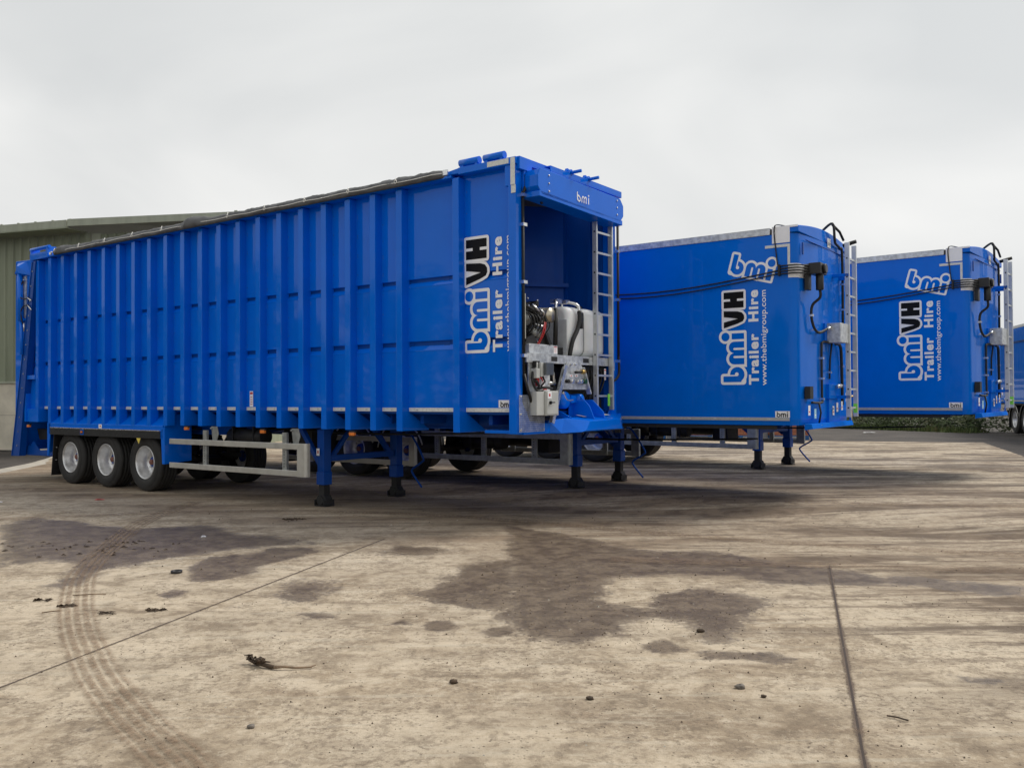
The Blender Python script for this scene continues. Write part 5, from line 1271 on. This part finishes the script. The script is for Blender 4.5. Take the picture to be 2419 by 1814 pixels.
# ================================================================== vegetation
def leaf_mat(name, c1, c2, c3):
    m, N, L, b = nodes(name)
    gi = N.new('ShaderNodeNewGeometry'); tc = N.new('ShaderNodeTexCoord').outputs['Object']
    n = noise_tex(N, L, tc, 1.4, 4, .6)
    c = mixc(N, L, gi.outputs['Random Per Island'], c1, c2); c = mixc(N, L, ramp(N, L, n, .5, .75, 0, .7), c, c3)
    L.new(c, b.inputs['Base Color']); b.inputs['Roughness'].default_value = .6; b.inputs['Specular IOR Level'].default_value = .25
    return m
LM = leaf_mat('shrub_leaves', (.03, .05, .016), (.075, .11, .032), (.12, .105, .05)); LM2 = leaf_mat('undergrowth_leaves', (.05, .08, .02), (.13, .17, .055), (.16, .12, .06))
M['trunk'] = simple('tree_bark', (.09, .07, .05), .9, 0, .3, 8, bmp=.5)
def leaves(mb, c, rad, n, size, rnd, sq=(1, 1, 1)):
    for i in range(n):
        v = Vector((rnd.gauss(0, 1), rnd.gauss(0, 1), rnd.gauss(0, 1))).normalized()*(rnd.random()**.45)
        p = Vector(c)+Vector((v.x*rad*sq[0], v.y*rad*sq[1], v.z*rad*sq[2]))
        a = Vector((rnd.uniform(-1, 1), rnd.uniform(-1, 1), rnd.uniform(-.6, .6))).normalized(); b_ = a.orthogonal().normalized(); s = size*rnd.uniform(.6, 1.4)
        ids = [mb.pt(p+a*s), mb.pt(p+b_*s*.5), mb.pt(p-a*s), mb.pt(p-b_*s*.5)]; mb.face(ids)
def make_tree(seed, h):
    rnd = random.Random(seed); t = thing('field_tree', (0, 0, 0), 0, 'tree', 'tree')
    tk = MB(flip=False); tk.tube([(0, 0, -.1), (.1, 0, h*.3), (-.05, .1, h*.6), (0, 0, h*.85)], [.28, .2, .12, .04], 9)
    ends = []
    for k_ in range(9):
        z = h*(.25+.06*k_); a = rnd.uniform(0, 6.28); L_ = h*.28*(1-.06*k_); e = (math.cos(a)*L_, math.sin(a)*L_, z+h*.12); tk.tube([(0, 0, z), (e[0]*.5, e[1]*.5, z+h*.05), e], [.09, .06, .02], 6); ends.append(e)
    tk.build('trunk', M['trunk'], t)
    cr_ = MB(flip=False)
    for e in ends: leaves(cr_, e, h*.17, 420, .16, rnd, (1, 1, .8))
    for k_ in range(5): leaves(cr_, (rnd.uniform(-1, 1)*h*.1, rnd.uniform(-1, 1)*h*.1, h*(.5+.1*k_)), h*.16, 420, .16, rnd)
    cr_.build('crown', LM, t, recalc=False)
    return t
protos = [make_tree(1, 9.5), make_tree(2, 7.6), make_tree(3, 11)]
# a line of field trees across the lane to the west: what the gloss paint mirrors
trees = []
n_t = 15
for i in range(n_t):
    x = -52+3*math.sin(i*2.3); y = -34+i*4.3
    if i < 3: t = protos[i]
    else: t = copy_tree(protos[i % 3])
    t.location = (x, y, -.05); t.rotation_euler = (0, 0, i*1.7)
    t['group'] = 'field trees in a line west of the yard'; t['label'] = 'broad green field tree in the line west of the yard, outside the picture'; t['category'] = 'tree'
    trees.append(t)
for i in range(9):  # unseen east row, added to block bright sky from the trailer fronts
    t = copy_tree(protos[i % 3]); t.location = (54+3*math.sin(i*1.9), -32+i*5.2, -.05); t.rotation_euler = (0, 0, i*2.1); t.scale = (1.1, 1.1, .9)
    t['group'] = 'trees added east of the yard to screen sky from the paint'; t['label'] = 'broad green tree added out of view to block the east sky from the paint'; t['category'] = 'tree'
def off_hedge(x0, y0, x1, y1, h, label):  # hedges out of view, added to keep the paint's reflections dark
    r2 = random.Random(int(x0)); mbb = MB(flip=False); n = int(math.hypot(x1-x0, y1-y0)/1.6)
    for i in range(n):
        q = i/n; leaves(mbb, (x0+(x1-x0)*q, y0+(y1-y0)*q, h*.5), h*.62, 240, .22, r2, (1.2, 1.2, 1))
    tag(mbb.build('hedge', LM, recalc=False), label, 'hedge', kind='stuff')
off_hedge(-49, -38, -52, 34, 4.2, 'thick hedge added under the unseen west trees to darken the paint reflections')
off_hedge(51, -36, 54, 20, 3.6, 'thick hedge added out of view east of the yard to darken the paint reflections')
for i in range(5):  # north row added out of sight, mirrored in the distant trailer's side
    t = copy_tree(protos[1]); t.location = (13+5.2*i, 68+2*math.sin(i*2), -.05); t.rotation_euler = (0, 0, i*1.3)
    t['group'] = 'trees added north of the yard to darken a reflection'; t['label'] = 'green tree added unseen behind the two box trailers to darken reflections in the distant one'; t['category'] = 'tree'
# hedge bank at the far right
rnd = random.Random(21)
hb = MB(flip=False)
P0, P1 = Vector((13.5, 49.0, .05)), Vector((19.9, 37.2, .05))
for i in range(46):
    t = i/45; p = P0.lerp(P1, t); off = rnd.uniform(-.2, 1.6); p = p+Vector((off*.87, off*.48, 0)); r_ = rnd.uniform(.5, .9)
    leaves(hb, (p.x, p.y, r_*.7+.1*rnd.random()), r_, 320, .075, rnd)
tag(hb.build('hedge', LM, recalc=False), 'low green hedge beyond the gravel, seen under the right hand trailer', 'hedge', kind='stuff')
gb = MB(flip=False)
for i in range(2600):
    t = rnd.random(); p = P0.lerp(P1, t)+Vector((-.87, -.48, 0))*rnd.uniform(-.3, 1.0); h_ = rnd.uniform(.08, .32); a = rnd.uniform(0, 6.28); w_ = rnd.uniform(.02, .06); dx, dy = math.cos(a)*w_, math.sin(a)*w_
    ids = [gb.pt((p.x-dx, p.y-dy, p.z-.05)), gb.pt((p.x+dx, p.y+dy, p.z-.05)), gb.pt((p.x+dx*1.2+rnd.uniform(-.1, .1), p.y+dy, p.z+h_))]; gb.face(ids)
tag(gb.build('verge_weeds', LM2, recalc=False), 'ragged bright green weeds along the foot of the hedge', 'weeds', kind='stuff')
